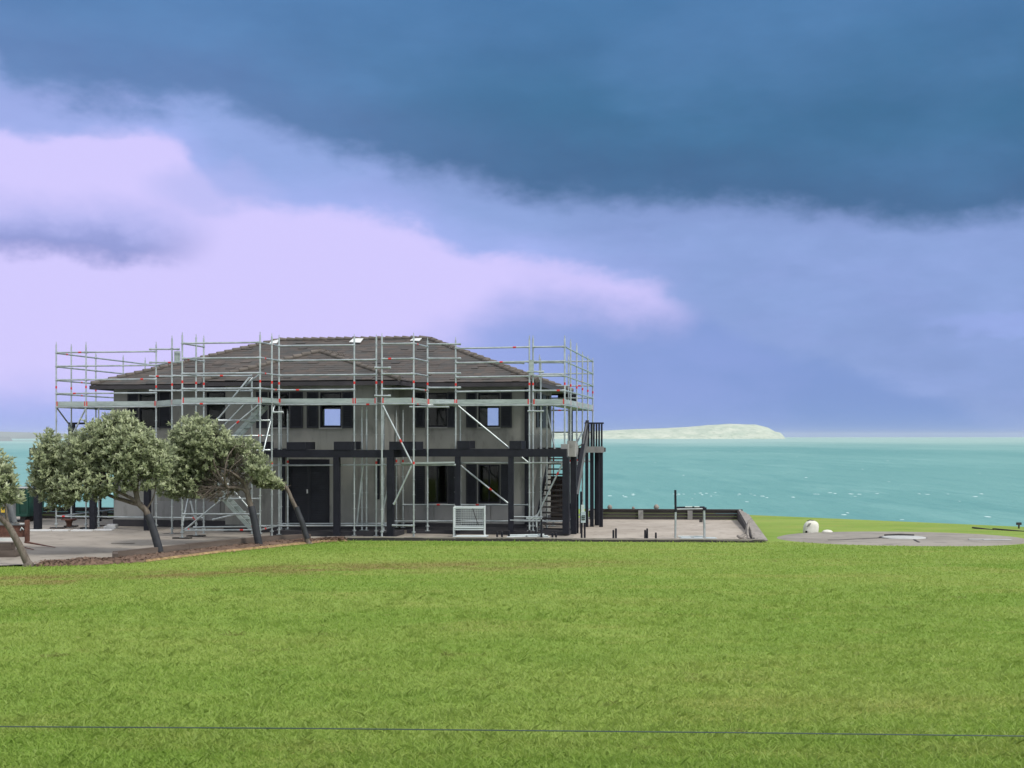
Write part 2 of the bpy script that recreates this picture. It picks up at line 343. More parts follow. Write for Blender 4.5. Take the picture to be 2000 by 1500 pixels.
# the house stands turned by about ten degrees: u runs along its front, v into its depth
TH = math.atan(440/F); CT, ST = math.cos(TH), math.sin(TH); OX, OY = 103*44.7/F, 44.7
def P(u, v, z): return V((OX+u*CT+v*ST, OY-u*ST+v*CT, z))
def U(px, v):                                    # survey helpers: bearing in the photograph -> u on the plane v
    x = (px-1000)/F; return (x*(OY+v*CT)-OX-v*ST)/(CT+x*ST)
def YD(u, v): return OY-u*ST+v*CT
def Z(py, u, v): return H-(py-853)*YD(u, v)/F
def Q(px, py, v): u = U(px, v); return P(u, v, Z(py, u, v))
def at(px, py, Y): return V(((px-1000)*Y/F, Y, H-(py-853)*Y/F))
def gy(py, z=0): return (H-z)*F/(py-853)         # distance at which height z shows at py
def WF(x, y, z): return V((x, y, z))             # world frame for box()

# ------------------------------------------------------------------ ground, terrace, sea
EDGE = [(-60, 30.0), (-20, 33.0), (-13.3, 33.9), (-11.8, 34.5), (-9.9, 35.6), (-8.6, 38.4), (-6.55, 41.4), (-5.9, 42.5), (8.6, 41.9), (14, 42.5), (80, 43)]
def interp(tab, x):
    for (a, b), (c, d) in zip(tab, tab[1:]):
        if x <= c: return b+(d-b)*max(0, min(1, (x-a)/(c-a)))
    return tab[-1][1]
CLIFF = [(-80, 70), (4, 74), (5.6, 74), (20.6, 52.4), (30, 40), (40, 30), (60, 16), (80, 10)]
def lawn_z(x, y):
    s = interp(EDGE, x)-y
    z = -.035+(.0215*s if s > 0 else .0215*s)
    if y < 9: z -= (9-y)**1.5*.03
    z += .02*math.sin(x*.7+y*.31)*math.cos(y*.53-x*.2)*min(1, max(0, (s-1)/3))
    return z
def make_lawn():
    xs = np.concatenate([np.arange(-80, -26, 3.), np.arange(-26, 26, .4), np.arange(26, 81, 3.)])
    ys = np.concatenate([np.arange(-10, 8, 1.), np.arange(8, 46, .35), np.arange(46, 80, 1.)])
    vs = []; 
    for x in xs:
        ce = interp(CLIFF, x)
        for y in ys: yy = min(y, ce); vs.append((x, yy, lawn_z(x, yy)))
        vs.append((x, ce+.4, lawn_z(x, ce)-.5)); vs.append((x, ce+3, -5)); vs.append((x, ce+5, -10))
    n = len(ys)+3; idx = np.arange(len(xs)*n).reshape(len(xs), n)
    fs = np.stack([idx[:-1, :-1], idx[1:, :-1], idx[1:, 1:], idx[:-1, 1:]], -1).reshape(-1, 4)
    o = npmesh('lawn', np.array(vs), fs, 'lawn', smooth=True); structure(o)
make_lawn()

def poly_sheet(name, pts, z, mat):
    mb = MB(); mb.add([(x, y, z) for x, y in pts], [tuple(range(len(pts)))]); return structure(mb.build(name, mat))
TF = [(-45, 33.5), (-13.4, 34.2), (-11.9, 34.8), (-11.0, 36.2), (-8.0, 41.5), (-6.1, 43.1), (8.15, 42.05)]     # front edge of the terrace
PR = (9.5, 53.0)
poly_sheet('terrace', TF[:-1]+[(1.95, 42.5), (2.9, 54.2), (-45, 57.5)], 0., 'terrace stone')
poly_sheet('gravel_yard', [(1.95, 42.5), TF[-1], PR, (2.9, 54.2)], -.004, 'pit gravel')
SEA = -9.0
def make_sea():
    d = [20, 60, 150, 400, 1000, 2500, 6000, 15000, 40000]; vs = []; fs = []
    xs = [-40000, -20000, -8000, -2000, -500, 0, 500, 2000, 8000, 20000, 40000]
    for y in d:
        for x in xs: vs.append((x, y, SEA))
    k = len(xs)
    for i in range(len(d)-1):
        for j in range(k-1): fs.append((i*k+j, i*k+j+1, (i+1)*k+j+1, (i+1)*k+j))
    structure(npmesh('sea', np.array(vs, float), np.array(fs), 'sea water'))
make_sea()
def make_whitecaps():
    mb = MB()
    for i in range(120):
        if i < 46: Y = random.gauss(278, 7); px = random.uniform(1180, 1950) if random.random() < .8 else random.uniform(-100, 400)
        else: Y = 160+2600*random.random()**2.2; px = random.uniform(-150, 2150)
        x = (px-1000)*Y/F; w = random.uniform(.25, .8)*(1+Y/900); h = random.uniform(.03, .10)*(1+Y/1200); dpt = random.uniform(.8, 2.2)
        n = 6; vs = []; r = random.uniform(-.25, .25)
        for k in range(n+1):
            t = k/n*2-1; e = (1-t*t)**.5 if abs(t) < 1 else 0
            xx = x+t*w/2; yy = Y+r*t*w
            vs += [(xx, yy-dpt*.5*e-.02, SEA+.01), (xx, yy, SEA+.012+h*e*random.uniform(.5, 1)), (xx, yy+dpt*.6*e+.02, SEA+.01)]
        fs = []
        for k in range(n): a = k*3; fs += [(a, a+3, a+4, a+1), (a+1, a+4, a+5, a+2)]
        mb.add(vs, fs)
    tag(mb.build('whitecaps', 'foam'), 'small white wave crests scattered over the turquoise sea', None, None, 'stuff')
make_whitecaps()
def landmass(name, prof, Y, mat, depth, seed, surf=True):
    """ridge outline as bearings / heights at its own distance, with real depth and relief"""
    xs = np.linspace(prof[0][0], prof[-1][0], 150); nd = 14; vs = []; K = Y/F
    for x in xs:
        top = max(0, 853-interp(prof, x))*K+(H-SEA)*0-2.0*0
        hz = (H-SEA)+max(0.0, (853-interp(prof, x)))*K
        if interp(prof, x) >= 855: hz = .5
        for j in range(nd):
            t = j/(nd-1); e = math.sin(min(1, t*1.6)*math.pi/2)**.8*(1 if t < .7 else 1-(t-.7)/.3*.9)
            wv = 1+.10*mnoise.noise(V((x*.035+seed, t*4, seed)))*(1 if .1 < t < .55 else 0)
            Yj = Y+(t-.6)*depth
            vs.append(((x-1000)*Yj/F, Yj, SEA-1+(hz+1)*e*wv))
    idx = np.arange(150*nd).reshape(150, nd)
    fs = np.stack([idx[:-1, :-1], idx[1:, :-1], idx[1:, 1:], idx[:-1, 1:]], -1).reshape(-1, 4)
    return structure(npmesh(name, np.array(vs), fs, mat, smooth=True))
landmass('island', [(1020, 850), (1100, 844), (1180, 841), (1230, 838.5), (1290, 836.5), (1340, 834), (1390, 830), (1425, 827.5), (1450, 829), (1476, 829), (1500, 835), (1514, 843), (1524, 845), (1530, 851), (1534, 856)], 8000, 'island land', 900, 3)
landmass('headland', [(-700, 850), (-300, 851), (-50, 854), (60, 855.5), (180, 857), (300, 860)], 3900, 'far land', 500, 9)
landmass('hills', [(-700, 832), (-300, 838), (0, 843), (110, 846), (200, 851), (280, 856)], 9000, 'far land', 900, 5)

def make_haze():
    m = bpy.data.materials.new('haze'); m.use_nodes = True; N = NT(m.node_tree); N.n.remove(N.n['Principled BSDF'])
    v = N.new('ShaderNodeVolumePrincipled'); v.inputs['Color'].default_value = (.80, .92, .97, 1); v.inputs['Density'].default_value = 2.0e-5
    N.l.new(v.outputs[0], N.n['Material Output'].inputs['Volume']); MATS['haze'] = m
    o = MB().box(-42000, 42000, -3000, 42000, -12, 112, fr=WF).build('haze', 'haze'); o['kind'] = 'stuff'; o['label'] = 'thin pale sea haze'
make_haze()
# grass blades: a single mass of short blades, thinning out with distance
def make_grass():
    N = 430000
    Y = 8.8+34*rng.random(N)**1.9; X = (rng.random(N)*2-1)*(Y*.41+.5)
    tuft = np.sin(X*2.1+np.sin(Y*1.7)*1.5)*np.sin(Y*2.3+np.sin(X*1.3)*1.2)
    ex = np.array([e[0] for e in EDGE]); ey = np.array([e[1] for e in EDGE]); E_ = np.interp(X, ex, ey)
    pad = ((X-13.1)**2+(Y-44)**2) > 4.3**2
    keep = (Y < E_-.05) & pad & (rng.random(N) < .92+.08*tuft); X = X[keep]; Y = Y[keep]; E_ = E_[keep]; tuft = tuft[keep]; n = len(X)
    s = E_-Y; z = -.035+.0215*s+.02*np.sin(X*.7+Y*.31)*np.cos(Y*.53-X*.2)*np.clip((s-1)/3, 0, 1)
    z -= np.where(Y < 9, np.clip(9-Y, 0, 9)**1.5*.03, 0)
    h = rng.uniform(.016, .042, n)*(1+.10*tuft); tall = rng.random(n) < .03; h[tall] *= 1.8; h[(s < .22) & (rng.random(n) < .6)] *= 2.0
    nc = 1500; cy = 9+17*rng.random(nc)**1.2; cx = (rng.random(nc)*2-1)*(cy*.41+.4); k = 13
    X2 = np.repeat(cx, k)+rng.normal(0, .05, nc*k); Y2 = np.repeat(cy, k)+rng.normal(0, .05, nc*k); s2 = np.interp(X2, ex, ey)-Y2
    z2 = -.035+.0215*s2+.02*np.sin(X2*.7+Y2*.31)*np.cos(Y2*.53-X2*.2)*np.clip((s2-1)/3, 0, 1)
    X = np.concatenate([X, X2]); Y = np.concatenate([Y, Y2]); z = np.concatenate([z, z2]); h = np.concatenate([h, rng.uniform(.035, .095, nc*k)]); n = len(X)
    a = rng.random(n)*2*np.pi; wd = rng.uniform(.003, .0065, n)*(1+Y/22); lean = rng.uniform(.5, 2.0, n)*h; b = rng.random(n)*2*np.pi
    dx, dy = np.cos(a)*wd, np.sin(a)*wd
    p0 = np.stack([X-dx, Y-dy, z-.004], 1); p1 = np.stack([X+dx, Y+dy, z-.004], 1)
    m0 = np.stack([X-dx*.7+np.cos(b)*lean*.4, Y-dy*.7+np.sin(b)*lean*.4, z+h*.6], 1); m1 = m0+np.stack([dx*1.4, dy*1.4, 0*dx], 1)
    t = np.stack([X+np.cos(b)*lean, Y+np.sin(b)*lean, z+h], 1)
    vs = np.stack([p0, p1, m1, t, m0], 1).reshape(-1, 3)
    fs = np.arange(5*n).reshape(n, 5)
    tag(npmesh('grass', vs, fs, 'grass blade'), 'short bright green grass covering the lawn', None, None, 'stuff')
make_grass()

# ------------------------------------------------------------------ the house
VE, VM, VP, VB = 1.0, 1.6, -.4, 8.0              # eave, main wall, projecting wall, back wall
UL, UR = U(222, VM), U(1028, VM); PL, PR_ = U(440, VP), U(752, VP)
ZE, ZT = 5.31, 5.2                                # eave line, top of walls
house = thing('house', 'two storey grey rendered house with dark hipped roof wrapped in scaffolding', 'house', P((UL+UR)/2, VM, 0))
def panel(fr, x0, x1, z0, z1, holes, d0, d1):
    """wall between depth d0 (outer) and d1 (inner) with rectangular holes; fr(x, d, z) -> point"""
    mb = MB(); xs = sorted({x0, x1, *[h[0] for h in holes], *[h[1] for h in holes]}); zs = sorted({z0, z1, *[h[2] for h in holes], *[h[3] for h in holes]})
    xs = [x for x in xs if x0 <= x <= x1]; zs = [z for z in zs if z0 <= z <= z1]
    full = lambda i, j: 0 <= i < len(xs)-1 and 0 <= j < len(zs)-1 and not any(h[0] < (xs[i]+xs[i+1])/2 < h[1] and h[2] < (zs[j]+zs[j+1])/2 < h[3] for h in holes)
    for i in range(len(xs)-1):
        for j in range(len(zs)-1):
            if not full(i, j): continue
            a, b, c, d = xs[i], xs[i+1], zs[j], zs[j+1]
            mb.add([fr(a, d0, c), fr(b, d0, c), fr(b, d0, d), fr(a, d0, d)], [(0, 1, 2, 3)]); mb.add([fr(a, d1, c), fr(b, d1, c), fr(b, d1, d), fr(a, d1, d)], [(3, 2, 1, 0)])
            for (di, dj, q) in ((-1, 0, ((a, c), (a, d))), (1, 0, ((b, d), (b, c))), (0, -1, ((b, c), (a, c))), (0, 1, ((a, d), (b, d)))):
                if not full(i+di, j+dj):
                    (p, r), (s_, t_) = q; mb.add([fr(p, d0, r), fr(p, d1, r), fr(s_, d1, t_), fr(s_, d0, t_)], [(0, 1, 2, 3)])
    return mb
def rect(px0, px1, y0, y1, v): a, b = U(px0, v), U(px1, v); m = (a+b)/2; return (a, b, Z(y1, m, v), Z(y0, m, v))
front_fr = lambda x, d, z: P(x, d, z)
WIN = [  # window, shutters (px), rows, wall plane
    ((272, 310), ((250, 271), (311, 334)), 765, 835, VM), ((404, 440), ((441, 458),), 765, 818, VM),
    ((525, 565), ((501, 523), (567, 592)), 766, 835, VP), ((625, 667), ((600, 622), (669, 690)), 766, 835, VP),
    ((833, 873), ((812, 830), (874, 889)), 767, 834, VM), ((934, 976), ((911, 931), (978, 1000)), 767, 834, VM),
    ((833, 874), ((811, 830), (875, 889)), 907, 983, VM), ((934, 976), ((911, 931), (978, 996)), 907, 983, VM)]
rects = [(rect(*w[0], w[2], w[3], w[4]), w) for w in WIN]
door_r = rect(563, 642, 897, 1022, VP)
hm = lambda v, lo, hi: [r for r, w in rects if w[4] == v and lo < (r[0]+r[1])/2 < hi]
panel(front_fr, UL, PL, .25, ZT, hm(VM, UL, PL), VM, VM+.2).build('wall', 'grey render', house)
panel(front_fr, PL, PR_, .25, ZT, hm(VP, PL, PR_)+[(door_r[0], door_r[1], .25, door_r[3])], VP, VP+.2).build('wall', 'grey render', house)
panel(front_fr, PR_, UR, .25, ZT, hm(VM, PR_, UR), VM, VM+.2).build('wall', 'grey render', house)
side_fr = lambda u: (lambda x, d, z: P(u+d, x, z))
panel(side_fr(PL), VP+.2, VM, .25, ZT, [], 0, .2).build('wall', 'grey render', house)
panel(side_fr(PR_), VP+.2, VM, .25, ZT, [], 0, -.2).build('wall', 'grey render', house)
sw = [(4.3, 5.2, 3.72, 5.0), (6.2, 7.0, 3.72, 5.0)]
panel(side_fr(UR), VM+.2, VB, .25, ZT, sw, 0, -.2).build('wall', 'grey render', house)
panel(side_fr(UL), VM+.2, VB, .25, ZT, [], 0, .2).build('wall', 'grey render', house)
bh = [rect(634, 670, 799, 831, VB), rect(945, 978, 797, 831, VB), rect(526, 560, 800, 808, VB)]
panel(front_fr, UL+.2, UR-.2, .25, ZT, bh[:2], VB-.2, VB).build('wall', 'grey render', house)
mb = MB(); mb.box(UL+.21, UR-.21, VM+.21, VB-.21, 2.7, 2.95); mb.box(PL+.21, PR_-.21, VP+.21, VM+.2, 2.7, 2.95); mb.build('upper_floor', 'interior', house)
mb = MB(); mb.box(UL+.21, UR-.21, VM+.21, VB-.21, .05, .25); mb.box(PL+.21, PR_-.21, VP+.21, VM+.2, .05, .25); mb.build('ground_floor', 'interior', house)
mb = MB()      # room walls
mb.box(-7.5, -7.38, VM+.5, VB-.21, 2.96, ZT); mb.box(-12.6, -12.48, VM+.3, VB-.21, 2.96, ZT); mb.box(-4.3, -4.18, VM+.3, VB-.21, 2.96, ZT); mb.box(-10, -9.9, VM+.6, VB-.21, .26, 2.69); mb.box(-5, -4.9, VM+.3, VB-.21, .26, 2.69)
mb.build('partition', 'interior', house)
mb = MB(); mb.box(UL-.01, PL, VM-.04, VM+.2, .0, .245); mb.box(PL-.04, PR_+.04, VP-.06, VP+.2, 0, .245); mb.box(PR_+.045, UR+.01, VM-.04, VM+.2, 0, .245); mb.box(UR-.2, UR+.04, VM+.21, VB, 0, .245); mb.box(UL-.04, UL+.2, VM+.21, VB, 0, .245)
mb.build('plinth', 'black plinth', house)
# pale grooved lining panels below the windows
for a, b in ((UL+.03, U(300, VM)), (U(301, VM), U(372, VM)), (U(373, VM), U(430, VM)), (U(790, VM), U(847, VM)), (U(848.5, VM), U(903, VM)), (U(904.5, VM), U(958, VM)), (U(959.5, VM), UR-.02)):
    MB().box(a, b, VM-.03, VM-.002, .26, .97).build('lower_cladding', 'light grey render', house)
mb = MB(); mb.box(UR-.05, UR+.07, VM-.08, VM+.04, .25, 5.1); mb.build('downpipe', 'dark charcoal paint', house)
mb = MB(); mb.box(U(548, VP), U(557, VP), VP-.07, VP-.003, .05, 2.75); mb.build('downpipe', 'dark charcoal paint', house)
mb = MB(); mb.box(U(737, VP), U(742, VP), VP-.07, VP-.003, 1.2, 2.6); mb.build('downpipe', 'dark charcoal paint', house)
def louvre(mb, u0, u1, z0, z1, v, n):
    mb.box(u0, u0+.05, v-.05, v-.003, z0, z1); mb.box(u1-.05, u1, v-.05, v-.003, z0, z1); mb.box(u0+.05, u1-.05, v-.05, v-.003, z0, z0+.05); mb.box(u0+.05, u1-.05, v-.05, v-.003, z1-.05, z1)
    mb.box(u0+.05, u1-.05, v-.012, v-.004, z0+.05, z1-.05)
    for i in range(n):
        z = z0+.05+(z1-z0-.1)*(i+.5)/n; h = (z1-z0-.1)/n*.45
        mb.hexa([P(u0+.05, v-.045, z-h), P(u1-.05, v-.045, z-h), P(u1-.05, v-.014, z+h*.6), P(u0+.05, v-.014, z+h*.6), P(u0+.05, v-.043, z-h+.012), P(u1-.05, v-.043, z-h+.012), P(u1-.05, v-.012, z+h*.6+.012), P(u0+.05, v-.012, z+h*.6+.012)])
    return mb
for (u0, u1, z0, z1), w in rects:
    v = w[4]; mb = MB(); f = .055
    for a in ((u0, u0+f, z0, z1), (u1-f, u1, z0, z1), (u0+f, u1-f, z0, z0+f), (u0+f, u1-f, z1-f, z1), ((u0+u1)/2-.02, (u0+u1)/2+.02, z0+f, z1-f) if w[2] > 900 else (u0+f, u1-f, z1-.40, z1-.35)):
        mb.box(a[0], a[1], v+.03, v+.10, a[2], a[3])
    wo = mb.build('window', 'dark charcoal paint', house)
    MB().box(u0+f, u1-f, v+.06, v+.066, z0+f, z1-f).build('pane', 'window glass', wo)
    MB().box(u0-.03, u1+.03, v-.045, v+.03, z0-.05, z0-.002).build('sill', 'light grey render', wo)
    MB().box(u0-.035, u0-.004, v-.03, v-.002, z0, z1).build('trim', 'light grey render', wo)
    for (a, b) in w[1]: louvre(MB(), U(a, v), U(b, v), z0-.02, z1+.01, v, 20).build('shutter', 'shutter charcoal', house)
for (a, b, z0, z1) in sw:
    fr = side_fr(UR); mb = MB()
    for q in ((a, a+.06, z0, z1), (b-.06, b, z0, z1), (a+.06, b-.06, z0, z0+.06), (a+.06, b-.06, z1-.06, z1)):
        mb.hexa([fr(q[0], -.1, q[2]), fr(q[1], -.1, q[2]), fr(q[1], -.03, q[2]), fr(q[0], -.03, q[2]), fr(q[0], -.1, q[3]), fr(q[1], -.1, q[3]), fr(q[1], -.03, q[3]), fr(q[0], -.03, q[3])])
    wo = mb.build('window', 'dark charcoal paint', house)
    MB().add([fr(a+.06, -.065, z0+.06), fr(b-.06, -.065, z0+.06), fr(b-.06, -.065, z1-.06), fr(a+.06, -.065, z1-.06)], [(0, 1, 2, 3)]).build('pane', 'window glass', wo)
    for q in ((a-.5, a-.03), (b+.03, b+.5)):
        MB().box(UR+.004, UR+.05, q[0], q[1], z0, z1).build('shutter', 'shutter charcoal', house)
# louvred double door
dm = (door_r[0]+door_r[1])/2
dr = louvre(MB(), door_r[0]+.03, dm-.004, .27, door_r[3]-.22, VP+.1, 26)
louvre(dr, dm+.004, door_r[1]-.03, .27, door_r[3]-.22, VP+.1, 26)
door = dr.build('door', 'shutter charcoal', house)
MB().box(dm-.07, dm-.03, VP-.0, VP+.045, 1.38, 1.52).build('handle', 'white sheet', door)
mb = MB(); mb.box(door_r[0]-.03, door_r[0]+.028, VP-.02, VP+.1, .25, door_r[3]); mb.box(door_r[1]-.028, door_r[1]+.03, VP-.02, VP+.1, .25, door_r[3]); mb.box(door_r[0]+.03, door_r[1]-.03, VP-.02, VP+.1, door_r[3]-.21, door_r[3])
mb.build('door_frame', 'dark charcoal paint', door)
# roof: courses of single shingles
def shingles(mb, p0, p1, q0, q1, n, wid=.33):
    p0, p1, q0, q1 = map(V, (p0, p1, q0, q1)); nrm = (p1-p0).cross(q0-p0+(q1-p1)).normalized()
    if nrm.z < 0: nrm = -nrm
    L = (p1-p0).length; ax = (p1-p0)/L
    mb.add([p0-nrm*.01, p1-nrm*.01, q1-nrm*.01, q0-nrm*.01] if (q1-q0).length > .01 else [p0-nrm*.01, p1-nrm*.01, q0-nrm*.01], [(0, 1, 2, 3)] if (q1-q0).length > .01 else [(0, 1, 2)])
    for i in range(n):
        t0, t1 = i/n, min(1, (i+1.18)/n)
        a, b, c, d = p0.lerp(q0, t0), p1.lerp(q1, t0), p1.lerp(q1, t1), p0.lerp(q0, t1)
        la, lb, lc, ld = [(x-p0).dot(ax) for x in (a, b, c, d)]; up = (d-a)-ax*(ld-la)
        x = la-random.random()*wid
        while x < lb:
            x2 = x+wid*random.uniform(.7, 1.3); m0, m1 = max(x, la), min(x2, lb); k0, k1 = max(x, ld), min(x2, lc)
            k0 = min(k0, lc); k1 = max(k1, ld)
            if m1-m0 > .02:
                base = a-ax*la; lift = nrm*(.009+random.random()*.009+(.02 if random.random() < .06 else 0)); sag = -up*random.uniform(0, .06)
                mb.add([base+ax*m0+lift+sag, base+ax*(m1-.008)+lift+sag, base+ax*k1+up+nrm*.006, base+ax*k0+up+nrm*.006, base+ax*m0+sag, base+ax*(m1-.008)+sag], [(0, 1, 2, 3), (4, 5, 1, 0)])
            x = x2
RD = 10.0; VR = VE+RD/2
EL, ER = U(178, VE), U(1049, VE); RL, RR = U(545, VR), U(835, VR); ZR = Z(660.5, (RL+RR)/2, VR)-.06
eFL, eFR, eBL, eBR = P(EL, VE, ZE), P(ER, VE, ZE), P(EL, VE+RD, ZE), P(ER, VE+RD, ZE); rL, rR = P(RL, VR, ZR), P(RR, VR, ZR)
mb = MB()
shingles(mb, eFL, eFR, rL, rR, 22); shingles(mb, eFR, eBR, rR, rR, 22); shingles(mb, eBL, eFL, rL, rL, 22); shingles(mb, eBL, eBR, rL, rR, 22)
PVE = -1.0; pl, pr = U(395, PVE), U(780, PVE); pa = (pr-pl)/2; pk = (pl+pr)/2
zpk = Z(687, pk, PVE+pa*.62); pkv = PVE+pa*.62; vback = VE+(zpk-ZE)/(ZR-ZE)*RD/2+.3
pFL, pFR, pK, pKB = P(pl, PVE, ZE+.01), P(pr, PVE, ZE+.01), P(pk, pkv, zpk), P(pk, vback, zpk)
pBL, pBR = P(pl, VE+.5, ZE+.01), P(pr, VE+.5, ZE+.01)
shingles(mb, pFL, pFR, pK, pK, 14); shingles(mb, pFR, pBR, pK, pKB, 14); shingles(mb, pBL, pFL, pKB, pK, 14)
roof = mb.build('roof', 'roof shingle', house)
mb = MB()
def caps(a, b, w=.13):
    a, b = V(a), V(b); n = int((b-a).length/.33); d = (b-a)/n
    for i in range(n):
        p = a+d*i+V((0, 0, .045)); q = p+d*1.12-V((0, 0, .035)); mb.tube([p, q], [w*.95, w*.75], 7)
for a, b in ((eFL, rL), (eFR, rR), (eBR, rR), (eBL, rL), (rL, rR)): caps(a, b, .10)
mb.build('ridge_cap', 'ridge tile', roof); mb = MB()
for a, b in ((pFL, pK), (pFR, pK), (pK, pKB)): caps(a, b, .10)
mb.build('ridge_cap', 'ridge tile', roof)
mb = MB()
segs = [(EL, pl-.05, VE), (pl, pr, PVE), (pr+.05, ER, VE)]
for a, b, v in segs: mb.box(a, b, v-.09, v+.03, ZE-.17, ZE-.03)
mb.box(pr-.03, pr+.09, PVE+.035, VE-.1, ZE-.17, ZE-.03); mb.box(pl-.09, pl+.03, PVE+.035, VE-.1, ZE-.17, ZE-.03)
mb.box(ER-.03, ER+.09, VE+.035, VE+RD, ZE-.17, ZE-.03); mb.box(EL-.09, EL+.03, VE+.035, VE+RD, ZE-.17, ZE-.03); mb.box(EL+.035, ER-.035, VE+RD-.03, VE+RD+.09, ZE-.17, ZE-.03)
mb.build('gutter', 'fascia', roof)
mb = MB(); mb.box(EL+.04, ER-.04, VE+.035, VE+RD-.035, ZT+.002, ZT+.05); mb.box(pl+.04, pr-.04, PVE+.035, VE+.03, ZT+.0, ZT+.045)
mb.build('soffit', 'soffit', roof)
def on_main(px, py):   # point on the front roof slope seen at (px, py)
    lo, hi = VE, VR
    for _ in range(40):
        v = (lo+hi)/2; z = ZE+(v-VE)/(VR-VE)*(ZR-ZE); u = U(px, v)
        if Z(py, u, v) > z: lo = v
        else: hi = v
    return P(U(px, lo), lo, ZE+(lo-VE)/(VR-VE)*(ZR-ZE))
for q in (((526, 674), (541, 673), (546, 664), (533, 666)), ((682, 671), (704, 672), (710, 664), (690, 664)), ((801, 668), (819, 669), (824, 663.5), (806, 664.5))):
    pts = [on_main(*x)+V((0, -.02, .07)) for x in q]
    MB().hexa([p-V((0, 0, .02)) for p in pts]+pts).build('roof_patch', 'white sheet', roof)
# ------------------------------------------------------------------ pergola (dark timber) round the front
def post_box(mb, px, v, w, z0, z1, d=None):
    u = U(px, v); d = d or w; mb.box(u-w/2, u+w/2, v-d/2, v+d/2, z0, z1)
PV, PW = -2.2, -.35
perg = thing('pergola', 'black timber pergola posts and beams standing in front of the grey house', 'pergola', P(-8, PV, 0))
uA, uB = U(517, PV), U(770, PV)
def beam_z(y, px, v): return Z(y, U(px, v), v)
zt, zb = beam_z(878.5, 640, PV), beam_z(893.5, 640, PV)
MB().box(uA, uB, PV-.1, PV+.1, zb, zt).build('beam', 'dark charcoal paint', perg)
MB().box(uB-.2, uB, PV+.103, PW-.103, zb, zt).build('beam', 'dark charcoal paint', perg)
MB().box(uA, uA+.2, PV+.103, PW-.103, zb, zt).build('beam', 'dark charcoal paint', perg)
zt2, zb2 = beam_z(876.5, 960, PW), beam_z(892, 960, PW)
uC, uD = U(790, PW), U(1107, PW)
MB().box(uB-.2, uD, PW-.1, PW+.1, zb2, zt2).build('beam', 'dark charcoal paint', perg)
MB().box(U(60, PW), uA+.2, PW-.1, PW+.1, zb2, zt2).build('beam', 'dark charcoal paint', perg)
MB().box(uD-.22, uD+.03, PW+.103, PW+3.0, zb2+.02, zt2+.16).build('beam', 'light grey render', perg)  # side beam in paler grey: its lit face is put into the colour
for px, v, w, foot in ((658, PV, .20, 0), (763, PV, .22, 0), (894, PW, .17, .05), (998, PW, .17, .1), (1105.5, PW, .22, .08), (74, PW, .22, 0), (182, PW, .2, 0), (288, PW, .2, 0)):
    mb = MB(); post_box(mb, px, v, w, foot, (zb if v == PV else zb2)-.002); mb.build('post', 'dark charcoal paint', perg)
for px0, px1, v, y in ((562, 599, PV, 863.5), (654, 690, PV, 862.5), (762, 814, PV, 862.5), (505, 516, PV, 863), (894, 918, PW, 861), (996, 1019, PW, 861)):
    u0, u1 = U(px0, v), U(px1, v); t = zt if v == PV else zt2
    MB().box(u0, u1, v-.12, v+.9, t+.002, Z(y, u0, v)).build('bearer', 'dark charcoal paint', perg)
mb = MB(); mb.box(uA+.1, uB-.1, PV+.25, VP-.065, .004, .16); mb.box(uB-.1, U(1115, .4), PW+.2, VM-.05, .004, .13)
structure(mb.build('patio_step', 'black plinth'))

# ------------------------------------------------------------------ scaffolding
TUBE = .029
RZ = [H+3.085-.5*k for k in range(4)]             # guard rail heights
ZL = RZ[0]-2.0; ZL2 = ZL-2.0; ZB = .45            # platform ledger, lower lift, base ledger
def std(par, px, v, topy=None, ztop=None, z0=.0, board=False, u=None, red=True, rng_=None):
    u = U(px, v) if u is None else u; top = Z(topy, u, v) if topy else ztop
    mb = MB(); lo = z0+.012
    mb.tube([P(u, v, lo), P(u, v, top)], TUBE, 8)
    mb.tube([P(u, v, top-.001), P(u, v, top+.10)], .014, 6)
    z = ZB
    while z < top-.05:
        if z > z0: mb.tube([P(u, v, z-.006), P(u, v, z+.006)], .055, 8); mb.tube([P(u, v, z-.045), P(u, v, z+.02)], .031, 8)
        z += .5
    if red:
        for zz in (RZ[2]-.27, ZL-1.05-.9):
            if z0+.2 < zz < top-.2 and (zz > 4 or random.random() < .5): mb.tube([P(u, v, zz-.045), P(u, v, zz+.045)], TUBE+.003, 8, mi=1)
    o = mb.build('standard', ['galvanised steel', 'red paint'], par)
    bp = MB(); bp.box(u-.075, u+.075, v-.075, v+.075, z0+.002, z0+.012); bp.tube([P(u, v, z0+.013), P(u, v, z0+.22)], .033, 8); bp.tube([P(u, v, z0+.15), P(u, v, z0+.19)], .07, 6)
    bp.build('base_plate', 'galvanised steel', o)
    if board: MB().box(u-.30, u+.30, v-.12, v+.12, .003, z0).build('sole_board', 'dark timber', par)
    return u
def rod(par, name, a, b, r=TUBE, red=None, mat='galvanised steel'):
    a, b = V(a), V(b); mb = MB(); mb.tube([a, b], r, 8)
    if red is None: red = random.choice((0, 0, 0, 0, 0, .25, .62, .8))
    if red:
        d = (b-a).normalized(); m = a.lerp(b, red); mb.tube([m-d*.055, m+d*.055], r+.002, 8, mi=1)
    for q, s in ((a, 1), (b, -1)):
        d = (b-a).normalized()*s; mb.tube([q-d*.005, q+d*.09], r+.010, 6)
    return mb.build(name, [mat, 'red paint'], par)
def rails(par, px0, v0, px1, v1, levels=RZ, name='guard_rail', ua=None, ub=None):
    a = U(px0, v0) if ua is None else ua; b = U(px1, v1) if ub is None else ub
    for z in levels: rod(par, name, P(a, v0, z), P(b, v1, z))
